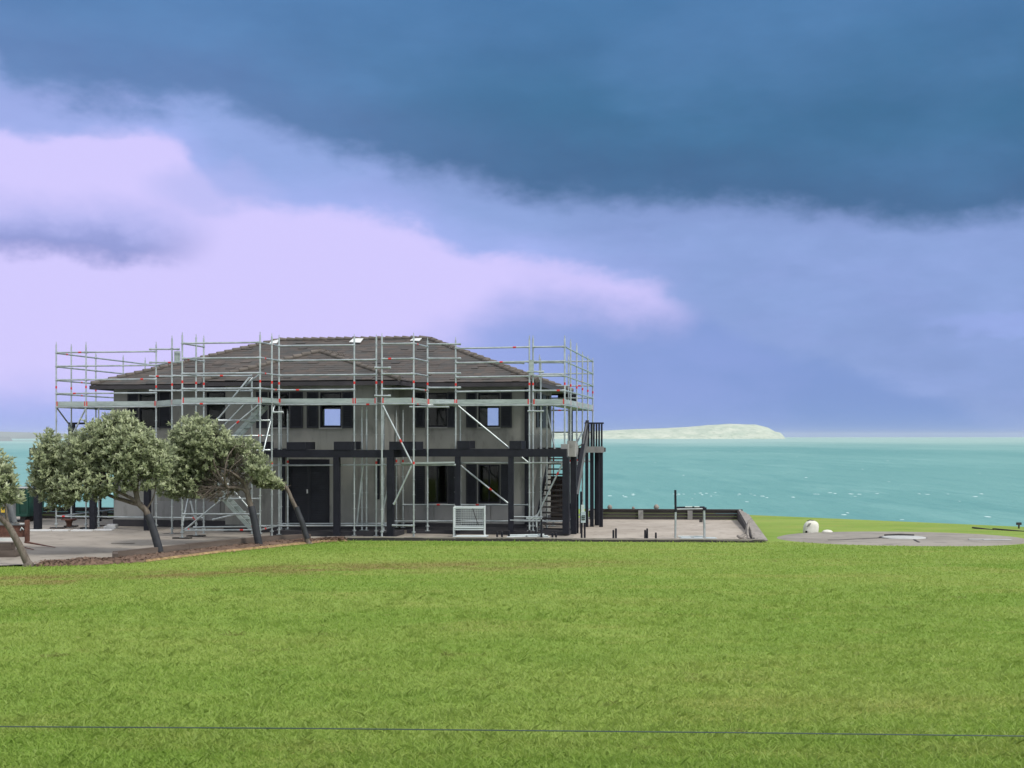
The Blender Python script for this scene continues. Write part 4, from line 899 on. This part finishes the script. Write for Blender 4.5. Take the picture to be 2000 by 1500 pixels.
# ------------------------------------------------------------------ trees bent by the wind
def limb(mb, pts, r0, r1, n=9, sub=6, wob=.03, mi=0):
    pts = [V(p) for p in pts]; out = []
    for i in range(len(pts)-1):
        p0, p1, p2, p3 = pts[max(i-1, 0)], pts[i], pts[i+1], pts[min(i+2, len(pts)-1)]
        for k in range(sub):
            t = k/sub; out.append(.5*((2*p1)+(p2-p0)*t+(2*p0-5*p1+4*p2-p3)*t*t+(3*p1-p0-3*p2+p3)*t**3))
    out.append(pts[-1]); m = len(out)
    out = [p+V((mnoise.noise(p*2.1), mnoise.noise(p*2.1+V((9, 0, 0))), 0))*wob for p in out]
    mb.tube(out, [r0+(r1-r0)*(i/(m-1)) *1. for i in range(m)], n, mi)
    return out
def leaf_cloud(blobs, Y, n_clu, per, L, par, name='crown', mat='leaf', gap=.35):
    """rosettes of leaves, mostly in the outer shell of overlapping crown lobes"""
    K = Y/F; bl = [(V(((px-1000)*K, Y+dy, H-(py-853)*K)), rx*K, rd, ry*K, w) for px, py, rx, ry, dy, rd, w in blobs]
    wsum = [b[1]*b[3]*b[4] for b in bl]; vs = []; fs = []; cnt = 0
    while cnt < n_clu:
        c, rx, rd, rz, w = random.choices(bl, wsum)[0]
        d = V((random.gauss(0, 1), random.gauss(0, 1), random.gauss(0, 1))).normalized(); rad = random.random()**.33*random.uniform(.75, 1.08)+(random.random()*.16 if d.z > -.2 and random.random() < .12 else 0)
        p = c+V((d.x*rx, d.y*rd, d.z*rz))*rad
        nv = mnoise.noise(p*1.15)+.55*mnoise.noise(p*2.9+V((4, 7, 2)))
        if nv < -gap*1.55+.12*random.random(): continue
        if rad > .93 and mnoise.noise(p*3.3) < .0: continue
        cnt += 1
        axis = (V((d.x, d.y*.8-.25, d.z*.6+.75))+V((random.gauss(0, .35), random.gauss(0, .35), random.gauss(0, .25)))).normalized()
        s1 = axis.orthogonal().normalized(); s2 = axis.cross(s1)
        for k in range(per):
            a = 2*math.pi*(k/per)+random.random()*.9; tilt = random.uniform(.25, 1.1)
            dr = (axis*math.cos(tilt)+(s1*math.cos(a)+s2*math.sin(a))*math.sin(tilt)).normalized()
            l = L*random.uniform(.65, 1.3); w_ = l*random.uniform(.15, .23); sd_ = dr.cross(axis+V((.01, .02, .03))).normalized()*w_
            up = sd_.cross(dr).normalized(); b = p+axis*random.uniform(-.05, .05); o = len(vs)
            vs += [b, b+dr*l*.5+sd_+up*l*.05, b+dr*l-up*l*.10, b+dr*l*.5-sd_+up*l*.05]; fs.append((o, o+1, o+2, o+3))
    return npmesh(name, np.array([tuple(v) for v in vs]), np.array(fs), mat, par)
def tree(label, Y, blobs, trunk, wrap, branches, n_clu, per=9, L=.125, extra=None, r0=.108):
    pts = [at(x, y, Y) for x, y in trunk]; base = pts[0].copy(); t = thing('coastal_tree', label, 'tree', base, 'wind-bent trees along the terrace')
    mb = MB(); limb(mb, pts, r0, r0*.62); 
    mb.tube([base+V((0, 0, -.15)), base+V((-.0, 0, .02)), base+(pts[1]-base)*.12], [r0*1.7, r0*1.4, r0*1.02], 10)
    tr = mb.build('trunk', 'bark', t)
    if wrap:
        wp = [at(x, y, Y) for x, y in wrap]; mw = MB(); limb(mw, wp, r0*1.12, r0*.98, 10, 6, .03); mw.build('trunk_guard', 'bark wrap', tr)
    mb = MB()
    for b in branches:
        dy = b.get('dy', (0,)*len(b['p'])); bp = [at(x, y, Y)+V((0, q, 0)) for (x, y), q in zip(b['p'], dy)]; limb(mb, bp, b['r'], b.get('r1', b['r']*.35), 7, 5, .04)
    for _ in range(130):     # twigs through the crown
        bx = random.choices(blobs, [q[2]*q[3] for q in blobs])[0]; K = Y/F
        c = at(bx[0], bx[1], Y)+V((0, bx[4], 0)); d = V((random.gauss(0, 1), random.gauss(0, 1), random.gauss(0, 1)+.3)).normalized()
        e = c+V((d.x*bx[2]*K, d.y*bx[5], d.z*bx[3]*K))*random.uniform(.6, 1.0); m_ = c.lerp(e, .55)+V((random.uniform(-.1, .1), random.uniform(-.1, .1), random.uniform(-.12, .02)))
        mb.tube([c.lerp(e, .15), m_, e], [.018, .011, .005], 5)
    for bx in (extra[0] if extra else []):
        K = Y/F; root = at(446, 945, Y)+V((0, -.2, 0))
        for _ in range(80):
            d = V((random.gauss(0, 1), random.gauss(0, 1), random.gauss(0, 1))).normalized(); c = at(bx[0], bx[1], Y)+V((0, bx[4]-.45, 0))
            e = c+V((d.x*bx[2]*K, d.y*bx[5]*.7, d.z*bx[3]*K))*random.uniform(.5, 1.15); b_ = e.lerp(root, random.uniform(.25, .5)); m_ = b_.lerp(e, .5)+V((random.uniform(-.06, .06), random.uniform(-.06, .06), random.uniform(-.06, .06)))
            mb.tube([b_, m_, e], [.010, .006, .003], 4)
    mb.build('branches', 'bark', t)
    leaf_cloud(blobs, Y, n_clu, per, L, t)
    if extra: leaf_cloud(extra[0], Y, extra[1], 7, L*.85, t, 'dry_foliage', 'dry leaf', .1)
    return t
tree('leaning tree cut by the left edge of the picture, behind the yellow plate', 34.3,
     [(-25, 925, 50, 55, 0, .8, 1), (5, 950, 28, 42, 0, .6, 1), (15, 972, 24, 22, .2, .5, 1), (-50, 960, 40, 40, 0, .8, 1)],
     [(55, 1103), (38, 1066), (20, 1032), (-8, 1003), (-40, 985)], None, [dict(p=[(15, 1025), (12, 1000), (8, 965)], r=.05), dict(p=[(-10, 1003), (-20, 970), (-25, 930)], r=.06)], 800, L=.14, r0=.105)
tree('large round leaning tree with dense silvery green crown, left of the stair tower', 37.5,
     [(96, 895, 33, 56, 0, .9, 1), (120, 930, 52, 52, .2, 1.0, 1), (175, 890, 58, 62, 0, 1.1, 1.2), (230, 868, 62, 58, 0, 1.1, 1.2), (262, 885, 55, 62, -.2, 1.1, 1.2), (295, 915, 35, 48, 0, .9, 1), (165, 950, 62, 38, -.3, 1.0, 1), (225, 935, 60, 34, -.3, .9, 1), (118, 975, 36, 22, 0, .6, .8), (235, 822, 34, 18, 0, .6, .9), (205, 845, 40, 30, .2, .8, 1), (85, 940, 26, 40, 0, .7, 1), (310, 900, 30, 40, .1, .7, 1)],
     [(313, 1086), (303, 1050), (293, 1020), (285, 997), (270, 980), (262, 950), (240, 900)], [(311, 1078), (303, 1048), (294, 1020), (288, 1005)],
     [dict(p=[(278, 985), (255, 982), (222, 972), (195, 960), (160, 930)], r=.075, dy=(0, .1, .1, .2, .3)), dict(p=[(272, 982), (248, 968), (225, 950), (200, 910)], r=.06, dy=(0, -.1, -.3, -.4)), dict(p=[(268, 970), (270, 940), (285, 900)], r=.05), dict(p=[(285, 998), (300, 970), (305, 930)], r=.03)], 4600, L=.135)
tree('leaning tree with bare grey twigs on the right of its crown, before the stair tower', 40.3,
     [(385, 856, 58, 46, 0, 1.0, 1.3), (352, 893, 44, 54, 0, 1.0, 1.1), (335, 940, 36, 38, 0, .9, 1), (400, 890, 62, 45, .2, 1.0, 1), (425, 868, 40, 32, .1, .8, .9), (372, 948, 52, 34, .3, 1, 1), (498, 885, 18, 20, -.1, .5, .5), (505, 915, 28, 26, -.2, .6, .9), (478, 870, 28, 18, 0, .6, .6), (455, 905, 42, 40, .6, .6, .15)],
     [(507, 1070), (500, 1035), (492, 995), (484, 970), (476, 945), (462, 925)], [(506, 1064), (500, 1035), (494, 1000), (491, 989)],
     [dict(p=[(483, 965), (470, 953), (440, 952), (400, 950), (370, 940)], r=.06, dy=(0, -.1, -.2, -.2, 0)), dict(p=[(480, 960), (478, 940), (462, 925), (440, 915), (405, 905)], r=.05, dy=(0, -.1, -.3, -.3, -.1)), dict(p=[(450, 953), (432, 935), (415, 915), (398, 880), (385, 850)], r=.045, dy=(-.2, -.3, -.3, -.1, 0)),
      dict(p=[(445, 948), (446, 925), (450, 895), (468, 868)], r=.035, dy=(-.3, -.5, -.5, -.3)), dict(p=[(440, 940), (425, 900), (432, 870)], r=.03, dy=(-.3, -.5, -.4)), dict(p=[(447, 925), (465, 905), (490, 885)], r=.025, dy=(-.4, -.5, -.3)), dict(p=[(420, 950), (405, 965), (395, 962)], r=.02, dy=(-.2, -.4, -.4)), dict(p=[(480, 955), (490, 935), (505, 915)], r=.03)],
     2700, L=.135, extra=([(440, 905, 60, 48, .4, .6, 1), (425, 945, 60, 30, .4, .6, 1), (410, 965, 50, 18, .2, .5, .8)], 520))
tree('smallest leaning tree with thin foliage along its limb, rightmost of the row', 41.4,
     [(538, 945, 22, 11, 0, .4, 1), (515, 936, 22, 18, 0, .5, 1), (556, 951, 14, 9, 0, .3, .8), (500, 915, 16, 16, 0, .4, .6)],
     [(603, 1063), (592, 1030), (580, 995), (566, 965), (552, 943)], [(601, 1052), (592, 1028), (583, 1003), (580, 990)], [dict(p=[(555, 947), (535, 942), (510, 925), (492, 905)], r=.03), dict(p=[(555, 945), (530, 945), (505, 948)], r=.025)], 330, L=.13, r0=.085)

# ------------------------------------------------------------------ things standing about
def stake(px, py_top, py_bot, label, w=.045):
    Y = gy(py_bot, .0); p = at(px, py_bot, Y); h = (py_bot-py_top)*Y/F
    t = thing('stake', label, 'stake', p, 'dark stakes along the yard edge'); MB().tube([p, p+V((0, 0, h))], [w, w*.9], 8).build('shaft', 'dark charcoal paint', t)
    MB().tube([p+V((0, 0, h)), p+V((0, 0, h+.02))], [w*.9, w*.6], 8).build('cap', 'dark timber', t); return t
for px, y0, y1, lab in ((971, 1039, 1052, 'short dark stake right of the white cage trolley, left of a pair'), (980.5, 1039, 1052, 'short dark stake right of the white cage trolley, right of a pair'), (994, 1037, 1052, 'short dark stake just left of the tube pile under a pergola post'),
                        (1034, 1036, 1053, 'dark stake standing in the pile of pale tubes, on its left side'), (1047, 1030, 1053, 'taller dark stake standing in the pale tube pile'), (1057.5, 1015, 1053, 'tallest dark stake beside the pale tube pile, reaching the lowest rail'),
                        (1079, 1041, 1053, 'short dark stake below the staircase, left of a pair'), (1086, 1041, 1053, 'short dark stake below the staircase, right of a pair'), (1136, 1020, 1053, 'dark stake under the pale blue box, left of the two'), (1142, 1020, 1053, 'dark stake under the pale blue box, right of the two'),
                        (1198, 1036, 1053, 'dark stake on the gravel, shorter one of the pair near the house'), (1203, 1033, 1053, 'dark stake on the gravel, taller one of the pair near the house'), (1260, 1036, 1053.5, 'dark stake on the gravel, shorter one of the middle pair'), (1264, 1033, 1053.5, 'dark stake on the gravel, taller one of the middle pair'), (1281, 1041, 1054, 'single bent dark stake on the gravel left of the pipe frame')):
    stake(px, y0, y1, lab, .035)
# pale box on the double stake
Y = gy(1053); p = at(1139, 1020, Y); t = thing('meter_box', 'pale blue white box on two dark stakes right of the staircase', 'box', p)
K = Y/F; MB().box(p.x-4.5*K, p.x+4.5*K, p.y-.08, p.y+.08, p.z-.01, p.z+20*K, fr=WF).build('case', 'blue grey box', t)
for k in (5, 8.5, 12): MB().box(p.x-3.3*K, p.x+3.3*K, p.y-.1, p.y-.081, p.z+k*K, p.z+(k+1.7)*K, fr=WF).build('vent_slot', 'dark hole', t)
MB().box(p.x-4*K, p.x+2*K, p.y-.05, p.y+.05, p.z+20.2*K, p.z+34*K, fr=WF).build('upper_tube', 'white tube', t)
# cage trolley
Y = 43.4; K = Y/F; t = thing('cage_trolley', 'white steel mesh cage trolley parked against the house wall', 'trolley', at(920, 1039, Y))
x0, x1 = at(886, 0, Y).x, at(946, 0, Y).x; zb_, zt_ = at(0, 1031, Y).z, at(0, 990, Y).z; y0_, y1_ = Y, Y+.85
for x in (x0, x1):
    for y in (y0_, y1_):
        MB().tube([V((x, y, .06)), V((x, y, zt_))], .026, 8).build('corner_post', 'white tube', t)
        MB().lathe((x, y, 0), [(.05, .006), (.05, .03), (.035, .06)], 12).build('foot', 'white tube', t)
for z in (zb_, zb_-.06, zt_-.04):
    mb = MB(); 
    for a, b in (((x0, y0_), (x1, y0_)), ((x0, y1_), (x1, y1_)), ((x0, y0_), (x0, y1_)), ((x1, y0_), (x1, y1_))): mb.tube([V((*a, z)), V((*b, z))], .022, 6)
    mb.build('frame_rail', 'white tube', t)
for a, b in (((x0, y0_), (x1, y0_)), ((x1, y0_), (x1, y1_)), ((x0, y1_), (x1, y1_)), ((x0, y0_), (x0, y1_))):
    mb = MB(); n_ = 13
    for i in range(1, n_): f = i/n_; q = V((a[0]+(b[0]-a[0])*f, a[1]+(b[1]-a[1])*f, 0)); mb.tube([q+V((0, 0, zb_)), q+V((0, 0, zt_-.04))], .0028, 4, cap=False)
    for i in range(1, 9): z = zb_+(zt_-.04-zb_)*i/9; mb.tube([V((*a, z)), V((*b, z))], .004, 4, cap=False)
    mb.build('mesh_side', 'white tube', t)
MB().box(x0+.03, x1-.03, y0_+.03, y1_-.03, zb_-.02, zb_+.0, fr=WF).build('floor_plate', 'galvanised board', t)
mb = MB(); mb.tube([V((x0+(x1-x0)*.62, y0_-.01, zt_-.05)), V((x0+(x1-x0)*.8, y0_-.01, zb_+.1))], .012, 6); mb.build('strap', 'dark timber', t)
# tubes lying under and beside the trolley
for i in range(4):
    mb = MB(); y = 42.75+.16*i; z = .035+.05*(i % 2); xx = at(886+2*i, 0, y).x; mb.tube([V((xx, y, z)), V((xx+1.05, y+.02, z))], .028, 8)
    tag(mb.build('scaffold_tube', 'white tube'), ['pale scaffold tube on the ground before the cage trolley, nearest the lawn', 'second pale scaffold tube from the lawn before the cage trolley', 'third pale scaffold tube from the lawn before the cage trolley', 'pale scaffold tube on the ground right beneath the cage trolley'][i], 'tube', 'tubes lying before the cage trolley')
for i in range(11):
    x = at(1003+i*5.2, 0, 42.6).x; mb = MB(); a = random.uniform(.0, .7); l = random.uniform(.5, .9)
    c = V((x, 42.78+.03*i, .035+.05*(i % 3))); dv = V((math.cos(a), math.sin(a)*.5, random.uniform(0, .05)))*l*.5; mb.tube([c-dv, c+dv], .03, 8)
    tag(mb.build('short_tube', 'white tube'), 'short pale tube in the loose pile below the pergola post', 'tube', 'loose pile of short pale tubes')
# bundle of ledgers resting on the lowest rails
for a, b in ((Q(996, 1016, -.6), Q(1062, 1016.5, -.5)), (Q(1004, 1009, -.45), Q(1060, 1010, -.4)), (Q(1036, 1013.5, -.75), Q(1048, 1006, -.3))):
    mb = MB(); mb.tube([a, b], .020, 8)
    tag(mb.build('spare_tube', 'galvanised steel'), 'grey steel tube in the bundle resting on rails before the staircase', 'tube', 'bundle of spare tubes on the rails')
t = thing('trestle', 'small steel trestle carrying the tube bundle before the staircase', 'trestle', P(U(1040, -.5), -.5, 0))
for px in (1034, 1048):
    u = U(px, -.5); MB().tube([P(u, -.5, .14), P(u, -.5, .62)], .03, 8).build('leg', 'galvanised steel', t); MB().box(u-.1, u+.1, -.62, -.38, .135, .15).build('foot', 'dark timber', t)
mb = MB(); mb.bar(P(U(1028, -.5), -.5, .60), P(U(1054, -.5), -.5, .60), .08, .05); mb.build('crossbar', 'galvanised steel', t)
# pipe frame on the gravel
Y = gy(1051); K = Y/F; p = at(1319, 1051, Y); t = thing('pipe_frame', 'slim steel post with a horizontal pipe rail standing on the gravel yard', 'frame', p)
MB().tube([p, at(1319.5, 1000, Y)], .034, 8).build('post', 'galvanised steel', t); MB().tube([at(1319.5, 1000, Y), at(1319, 957, Y)], .038, 8).build('post_sleeve', 'dark charcoal paint', t)
q = at(1376, 1050, Y); MB().tube([q, at(1375, 994, Y)], .04, 8).build('post', 'galvanised steel', t); MB().box(q.x-.06, q.x+.06, Y-.06, Y+.06, at(0, 997, Y).z, at(0, 991, Y).z, fr=WF).build('clamp', 'dark charcoal paint', t)
MB().tube([at(1322, 991.5, Y), at(1376, 991, Y)], .035, 8).build('rail', 'dark charcoal paint', t); MB().tube([at(1322, 994.5, Y-.05), at(1372, 993.5, Y-.05)], .022, 8).build('rail', 'galvanised steel', t)
for a, b in ((1338, 1352), (1356, 1366)): MB().tube([at(a, 990, Y-.06), at(b, 990, Y-.06)], .02, 6).build('sleeve', 'white tube', t)
MB().box(at(1366, 0, Y).x, at(1372, 0, Y).x, Y-.04, Y+.04, at(0, 1020, Y).z, at(0, 1014, Y).z, fr=WF).build('bracket', 'dark timber', t)
for i, (a, b, z, lab) in enumerate(((1324, 1378, 1045, 'thin pale pipe lying behind the panels at the pipe frame foot'), (1328, 1352, 1050, 'pale panel lying at the pipe frame foot, left one'), (1353, 1374, 1050, 'pale panel lying at the pipe frame foot, middle one'), (1377, 1399, 1050, 'pale panel lying at the pipe frame foot, right one'))):
    yy = 43.6 if i == 0 else 42.75; mb = MB(); xa, xb = at(a, 0, yy).x, at(b, 0, yy).x
    if i == 0: mb.tube([V((xa, yy, .04)), V((xb, yy, .04))], .025, 8)
    else: mb.box(xa, xb, yy-.16, yy+.16, .01, .06, fr=WF); mb.box(xa+.03, xb-.03, yy-.13, yy+.13, .062, .075, fr=WF)  # loose flat pale panels on the gravel
    tag(mb.build('pale_pipe' if i == 0 else 'pale_panel', 'white tube'), lab, 'pipe' if i == 0 else 'plank', None if i == 0 else 'pale panels at the pipe frame foot')
# driftwood leaning on the right wall
for i, (pts_, lab) in enumerate((([(1446, 1051, 42.9), (1456, 1038, 43.6), (1461, 1020, 44.3)], 'pale branch leaning on the plank wall, curving up from its left'), ([(1462, 1053, 42.6), (1459, 1035, 43.4), (1464, 1016, 44.2)], 'pale upright branch leaning on the plank wall'), ([(1472, 1053, 42.5), (1466, 1036, 43.5), (1462, 1018, 44.4)], 'pale branch leaning on the plank wall, right of the others'), ([(1441, 1047, 43.0), (1447, 1050, 42.8), (1456, 1044, 43.0)], 'short pale stick lying at the foot of the leaning branches'))):
    mb = MB(); limb(mb, [at(x, y, Y_) for x, y, Y_ in pts_], .05, .025, 7, 5, .03); tag(mb.build('branch', 'weathered timber'), lab, 'branch', 'branches against the plank wall')
for i, (px, y, r, lab) in enumerate(((1191, 991, .10, 'round pale stone on the dark retaining wall, nearest the house'), (1237, 992.5, .06, 'smallest round stone on the dark retaining wall'), (1282, 991, .11, 'largest brown stone on the dark retaining wall'))):
    c = at(px, y, 53.3); c.z = .42; mb = MB(); mb.lathe(c, [(r*.7, 0), (r, r*.5), (r*.95, r), (r*.55, r*1.6), (r*.15, r*1.75)], 12); tag(mb.build('stone', 'weathered timber'), lab, 'stone', 'stones on the retaining wall')
# white tank and bag at the pad
Y = 47.6; K = Y/F; p = at(1583, 1036, Y); p.z = lawn_z(p.x, p.y); t = thing('white_bag', 'bulky off-white sack standing upright at the concrete pad', 'sack', p)
mb = MB(); n_ = 20; rows = [(0, .95), (.08, 1.0), (.3, 1.0), (.55, .98), (.75, .90), (.9, .70), (1.0, .35)]; hh = .46; vs = []
for f, r in rows:
    for k in range(n_):
        a = 2*math.pi*k/n_; sq = 1/max(abs(math.cos(a)), abs(math.sin(a)))**.55; rr = .29*r*sq*.95*(1+.05*mnoise.noise(V((math.cos(a)*2, math.sin(a)*2, f*3))))
        vs.append(p+V((rr*math.cos(a)+.05*f, rr*.8*math.sin(a), f*hh)))
mb.add(vs, [(i*n_+k, i*n_+(k+1) % n_, (i+1)*n_+(k+1) % n_, (i+1)*n_+k) for i in range(len(rows)-1) for k in range(n_)]+[tuple(range((len(rows)-1)*n_, len(rows)*n_))], 0, True)
mb.build('body', 'off white plastic', t)
mb = MB(); 
for k in range(4): mb.tube([p+V((-.2+.02*k, -.27, .26+.035*k)), p+V((-.1+.02*k, -.285, .29+.03*k))], .010, 5)
mb.build('print_mark', 'dark hole', t); MB().tube([p+V((-.22, -.29, .07)), p+V((-.2, -.24, .07))], .045, 8).build('valve', 'dark hole', t)
mb = MB(); mb.tube([p+V((-.12, 0, .455)), p+V((-.02, 0, .49)), p+V((.12, 0, .465)), p+V((.24, 0, .4))], .014, 6); mb.build('tie_cord', 'dark timber', t)
p = at(1616, 1036, Y); p.z = lawn_z(p.x, p.y); mb = MB(); mb.lathe(p, [(.10, .0), (.19, .03), (.2, .06), (.14, .11), (.04, .13)], 14)
tag(mb.build('small_sack', 'off white plastic'), 'small flat white bundle on the grass right of the sack', 'bundle')
# ---- left yard: skip, fork carriage, timber, boards
Y = 51.5; K = Y/F; x0, x1 = at(-25, 0, Y).x, at(63, 0, Y).x; zt_ = at(0, 953, Y).z; t = thing('skip_bin', 'dark green steel skip bin with pale rim behind the left tree', 'skip bin', (x1-.5, Y, 0))
mb = MB(); mb.hexa([V((x0, Y, .22)), V((x1-.12, Y, .22)), V((x1-.12, Y+1.5, .22)), V((x0, Y+1.5, .22)), V((x0, Y-.05, zt_)), V((x1, Y-.05, zt_)), V((x1, Y+1.55, zt_)), V((x0, Y+1.55, zt_))]); mb.build('body', 'green skip paint', t)
for i in range(5):
    x = x0+(x1-x0)*(i+.5)/5; MB().bar(V((x, Y-.03, .25)), V((x, Y-.08, zt_-.02)), .09, .05, up=(0, 1, 0)).build('rib', 'green skip paint', t)
MB().box(x0-.03, x1+.04, Y-.11, Y-.04, zt_-.01, zt_+.05, fr=WF).build('rim', 'white sheet', t)
for x in (x0+.3, x1-.4): MB().box(x-.1, x+.1, Y+.05, Y+1.4, .003, .218, fr=WF).build('skid', 'dark timber', t)
MB().box(x0+.02, x1-.18, Y-.07, Y-.015, .23, .34, fr=WF).build('bottom_rail', 'green skip paint', t)
Y = 40.0; K = Y/F; t = thing('fork_carriage', 'rusty brown fork carriage with two long tines resting on the terrace', 'fork carriage', at(52, 1064, Y))
zz = lambda y: at(0, y, Y).z; X_ = lambda px: at(px, 0, Y).x
MB().box(X_(-40), X_(49), Y+.02, Y+.12, zz(1049), zz(1026), fr=WF).build('back_plate', 'rusty steel', t)
MB().box(X_(49.5), X_(55), Y-.06, Y+.14, zz(1058), zz(1016), fr=WF).build('upright', 'rusty steel', t)
MB().box(X_(-40), X_(49), Y-.02, Y+.0195, zz(1026), zz(1022), fr=WF).build('top_bar', 'grey hydraulic', t)
MB().box(X_(39), X_(49), Y-.03, Y-.021, zz(1024), zz(1021.5), fr=WF).build('bright_plate', 'white sheet', t)
for (a, b, c, d, dy) in ((49, 1057, 119, 1065, 0), (30, 1060, 95, 1068, -.75)):
    pA, pB = V((X_(a), Y+dy, zz(b) if dy == 0 else H-(b-853)*(Y+dy)/F)), V((X_(c), Y+dy-.5, .03)); mb = MB(); dd = pB-pA; sdv = V((0, .07, 0))
    mb.hexa([pA-sdv-V((0, 0, .05)), pB-sdv*.5-V((0, 0, .012)), pB+sdv*.5-V((0, 0, .012)), pA+sdv-V((0, 0, .05)), pA-sdv, pB-sdv*.5, pB+sdv*.5, pA+sdv]); mb.build('tine', 'rusty steel', t)
mb = MB(); mb.lathe((0, 0, 0), [(.045, 0), (.06, .02), (.045, .04)], 10)
hk = MB(); hk.tube([V((X_(40), Y-.0, zz(1036))), V((X_(43), Y-.03, zz(1030))), V((X_(47), Y-.01, zz(1035)))], .022, 7); hk.build('hook', 'white tube', t)
MB().box(X_(-40), X_(14), Y+.3, Y+.7, zz(1030), zz(985), fr=WF).build('mast', 'grey hydraulic', t)
hk = MB(); hk.tube([V((X_(14), Y+.25, zz(985))), V((X_(24), Y+.2, zz(1022)))], .085, 10); hk.build('ram', 'grey hydraulic', t)
MB().box(X_(-4), X_(7), Y+.24, Y+.29, zz(1002), zz(991), fr=WF).build('yellow_plate', 'yellow paint', t)
MB().bar(V((X_(22), Y-.1, zz(1054))), V((X_(42), Y-.35, zz(1051))), .08, .07).build('lever', 'rusty steel', t)
Y = 36.6
for i, (a, b, y0, y1, lab) in enumerate(((-40, 33, 1074, 1091, 'lower weathered sleeper stacked at the left edge below the fork carriage'), (-40, 25, 1060, 1073.5, 'upper weathered sleeper stacked at the left edge below the fork carriage'))):
    mb = MB(); zA, zB = H-(y1-853)*Y/F, H-(y0-853)*Y/F; mb.box(at(a, 0, Y).x, at(b, 0, Y).x, Y-.12, Y+.25-.05*i, max(zA, .004) if i == 0 else zA+.004, zB, fr=WF)
    tag(mb.build('timber_sleeper', 'sleeper timber'), lab, 'sleeper', 'sleepers stacked at the left edge')
mb = MB(); mb.box(at(-40, 0, 36.5).x, at(27, 0, 36.5).x, 36.45, 36.6, H-(1059-853)*36.5/F+.03, H-(1054-853)*36.5/F+.03, fr=WF)
tag(mb.build('white_board', 'white sheet'), 'white board lying on top of the stacked sleepers at the left edge', 'board')
for i, (px0, px1, y, col, lab) in enumerate(((99, 126, 1032.5, 'dark timber', 'dark board on the terrace left of the brown pedestal'), (126, 150, 1029, 'dark timber', 'dark board lying below the brown pedestal'), (158, 182, 1032.5, 'dark timber', 'dark board touching the pergola post under the round tree'), (190, 202, 1028, 'dark timber', 'short dark board right of the pergola post under the round tree'),
                                     (58, 100, 1037.5, 'white sheet', 'white board on the terrace at the foot of the leftmost pergola post'), (104, 134, 1037.5, 'white sheet', 'white board on the terrace, second from the left'), (140, 182, 1037.5, 'white sheet', 'white board on the terrace in front of the brown pedestal'), (184, 220, 1036.5, 'white sheet', 'white board on the terrace, rightmost of its row'))):
    Yb = gy(y); mb = MB(); mb.box(at(px0, 0, Yb).x, at(px1, 0, Yb).x, Yb-.1, Yb+.2, .006, .05, fr=WF); tag(mb.build('loose_board', col), lab, 'board', 'boards lying on the left terrace')
Yb = gy(1034); mb = MB(); mb.box(at(204, 0, Yb).x, at(221, 0, Yb).x, Yb+.25, Yb+.6, .006, .16, fr=WF); mb.box(at(197, 0, Yb).x, at(203.5, 0, Yb).x, Yb+.3, Yb+.5, .006, .09, fr=WF)
tag(mb.build('foam_block', 'white sheet'), 'white block lying by the house corner under the round tree', 'block')
p = at(135, 1031, gy(1031)); p.z = .052; t = thing('pedestal', 'small brown pedestal on the dark board under the scaffold rail', 'pedestal', p)
MB().lathe(p, [(.10, 0), (.10, .12), (.14, .2), (.16, .24)], 14).build('foot', 'rusty steel', t); MB().lathe(p, [(.28, .242), (.28, .27), (.26, .285)], 18).build('top', 'rusty steel', t)
for px0, px1, y, lab in ((218, 262, 1062, 'dark batten lying on the open terrace right of the tines'), (472, 500, 1052, 'dark plank lying on the terrace beside the stair tower foot')):
    Yb = gy(y); mb = MB(); mb.box(at(px0, 0, Yb).x, at(px1, 0, Yb).x, Yb-.05, Yb+.05, .006, .035, fr=WF); tag(mb.build('batten', 'weathered timber'), lab, 'batten')
# ------------------------------------------------------------------ fence wire in the foreground
fw = thing('fence_wire', 'thin dark wire strung across the foreground lawn', 'wire', (0, 3.0, H-.67))
pts = [at(px, y, 3.0) for px, y in ((-900, 1405), (0, 1419.5), (600, 1423), (1000, 1427), (1500, 1432), (2000, 1438), (2900, 1452))]
mb = MB(); mb.tube(pts, .0011, 6); mb.tube([p+V((0, .003, .0005)) for p in pts], .0007, 5); mb.build('strand', 'wire steel', fw)
for x in (pts[0].x, pts[-1].x):
    z = [p for p in pts if p.x == x][0].z; MB().tube([V((x, 3.05, H-2.2)), V((x, 3.05, z+.25))], .05, 10).build('fence_post', 'weathered timber', fw)
for o in bpy.data.objects:
    if '_o' in o: del o['_o']
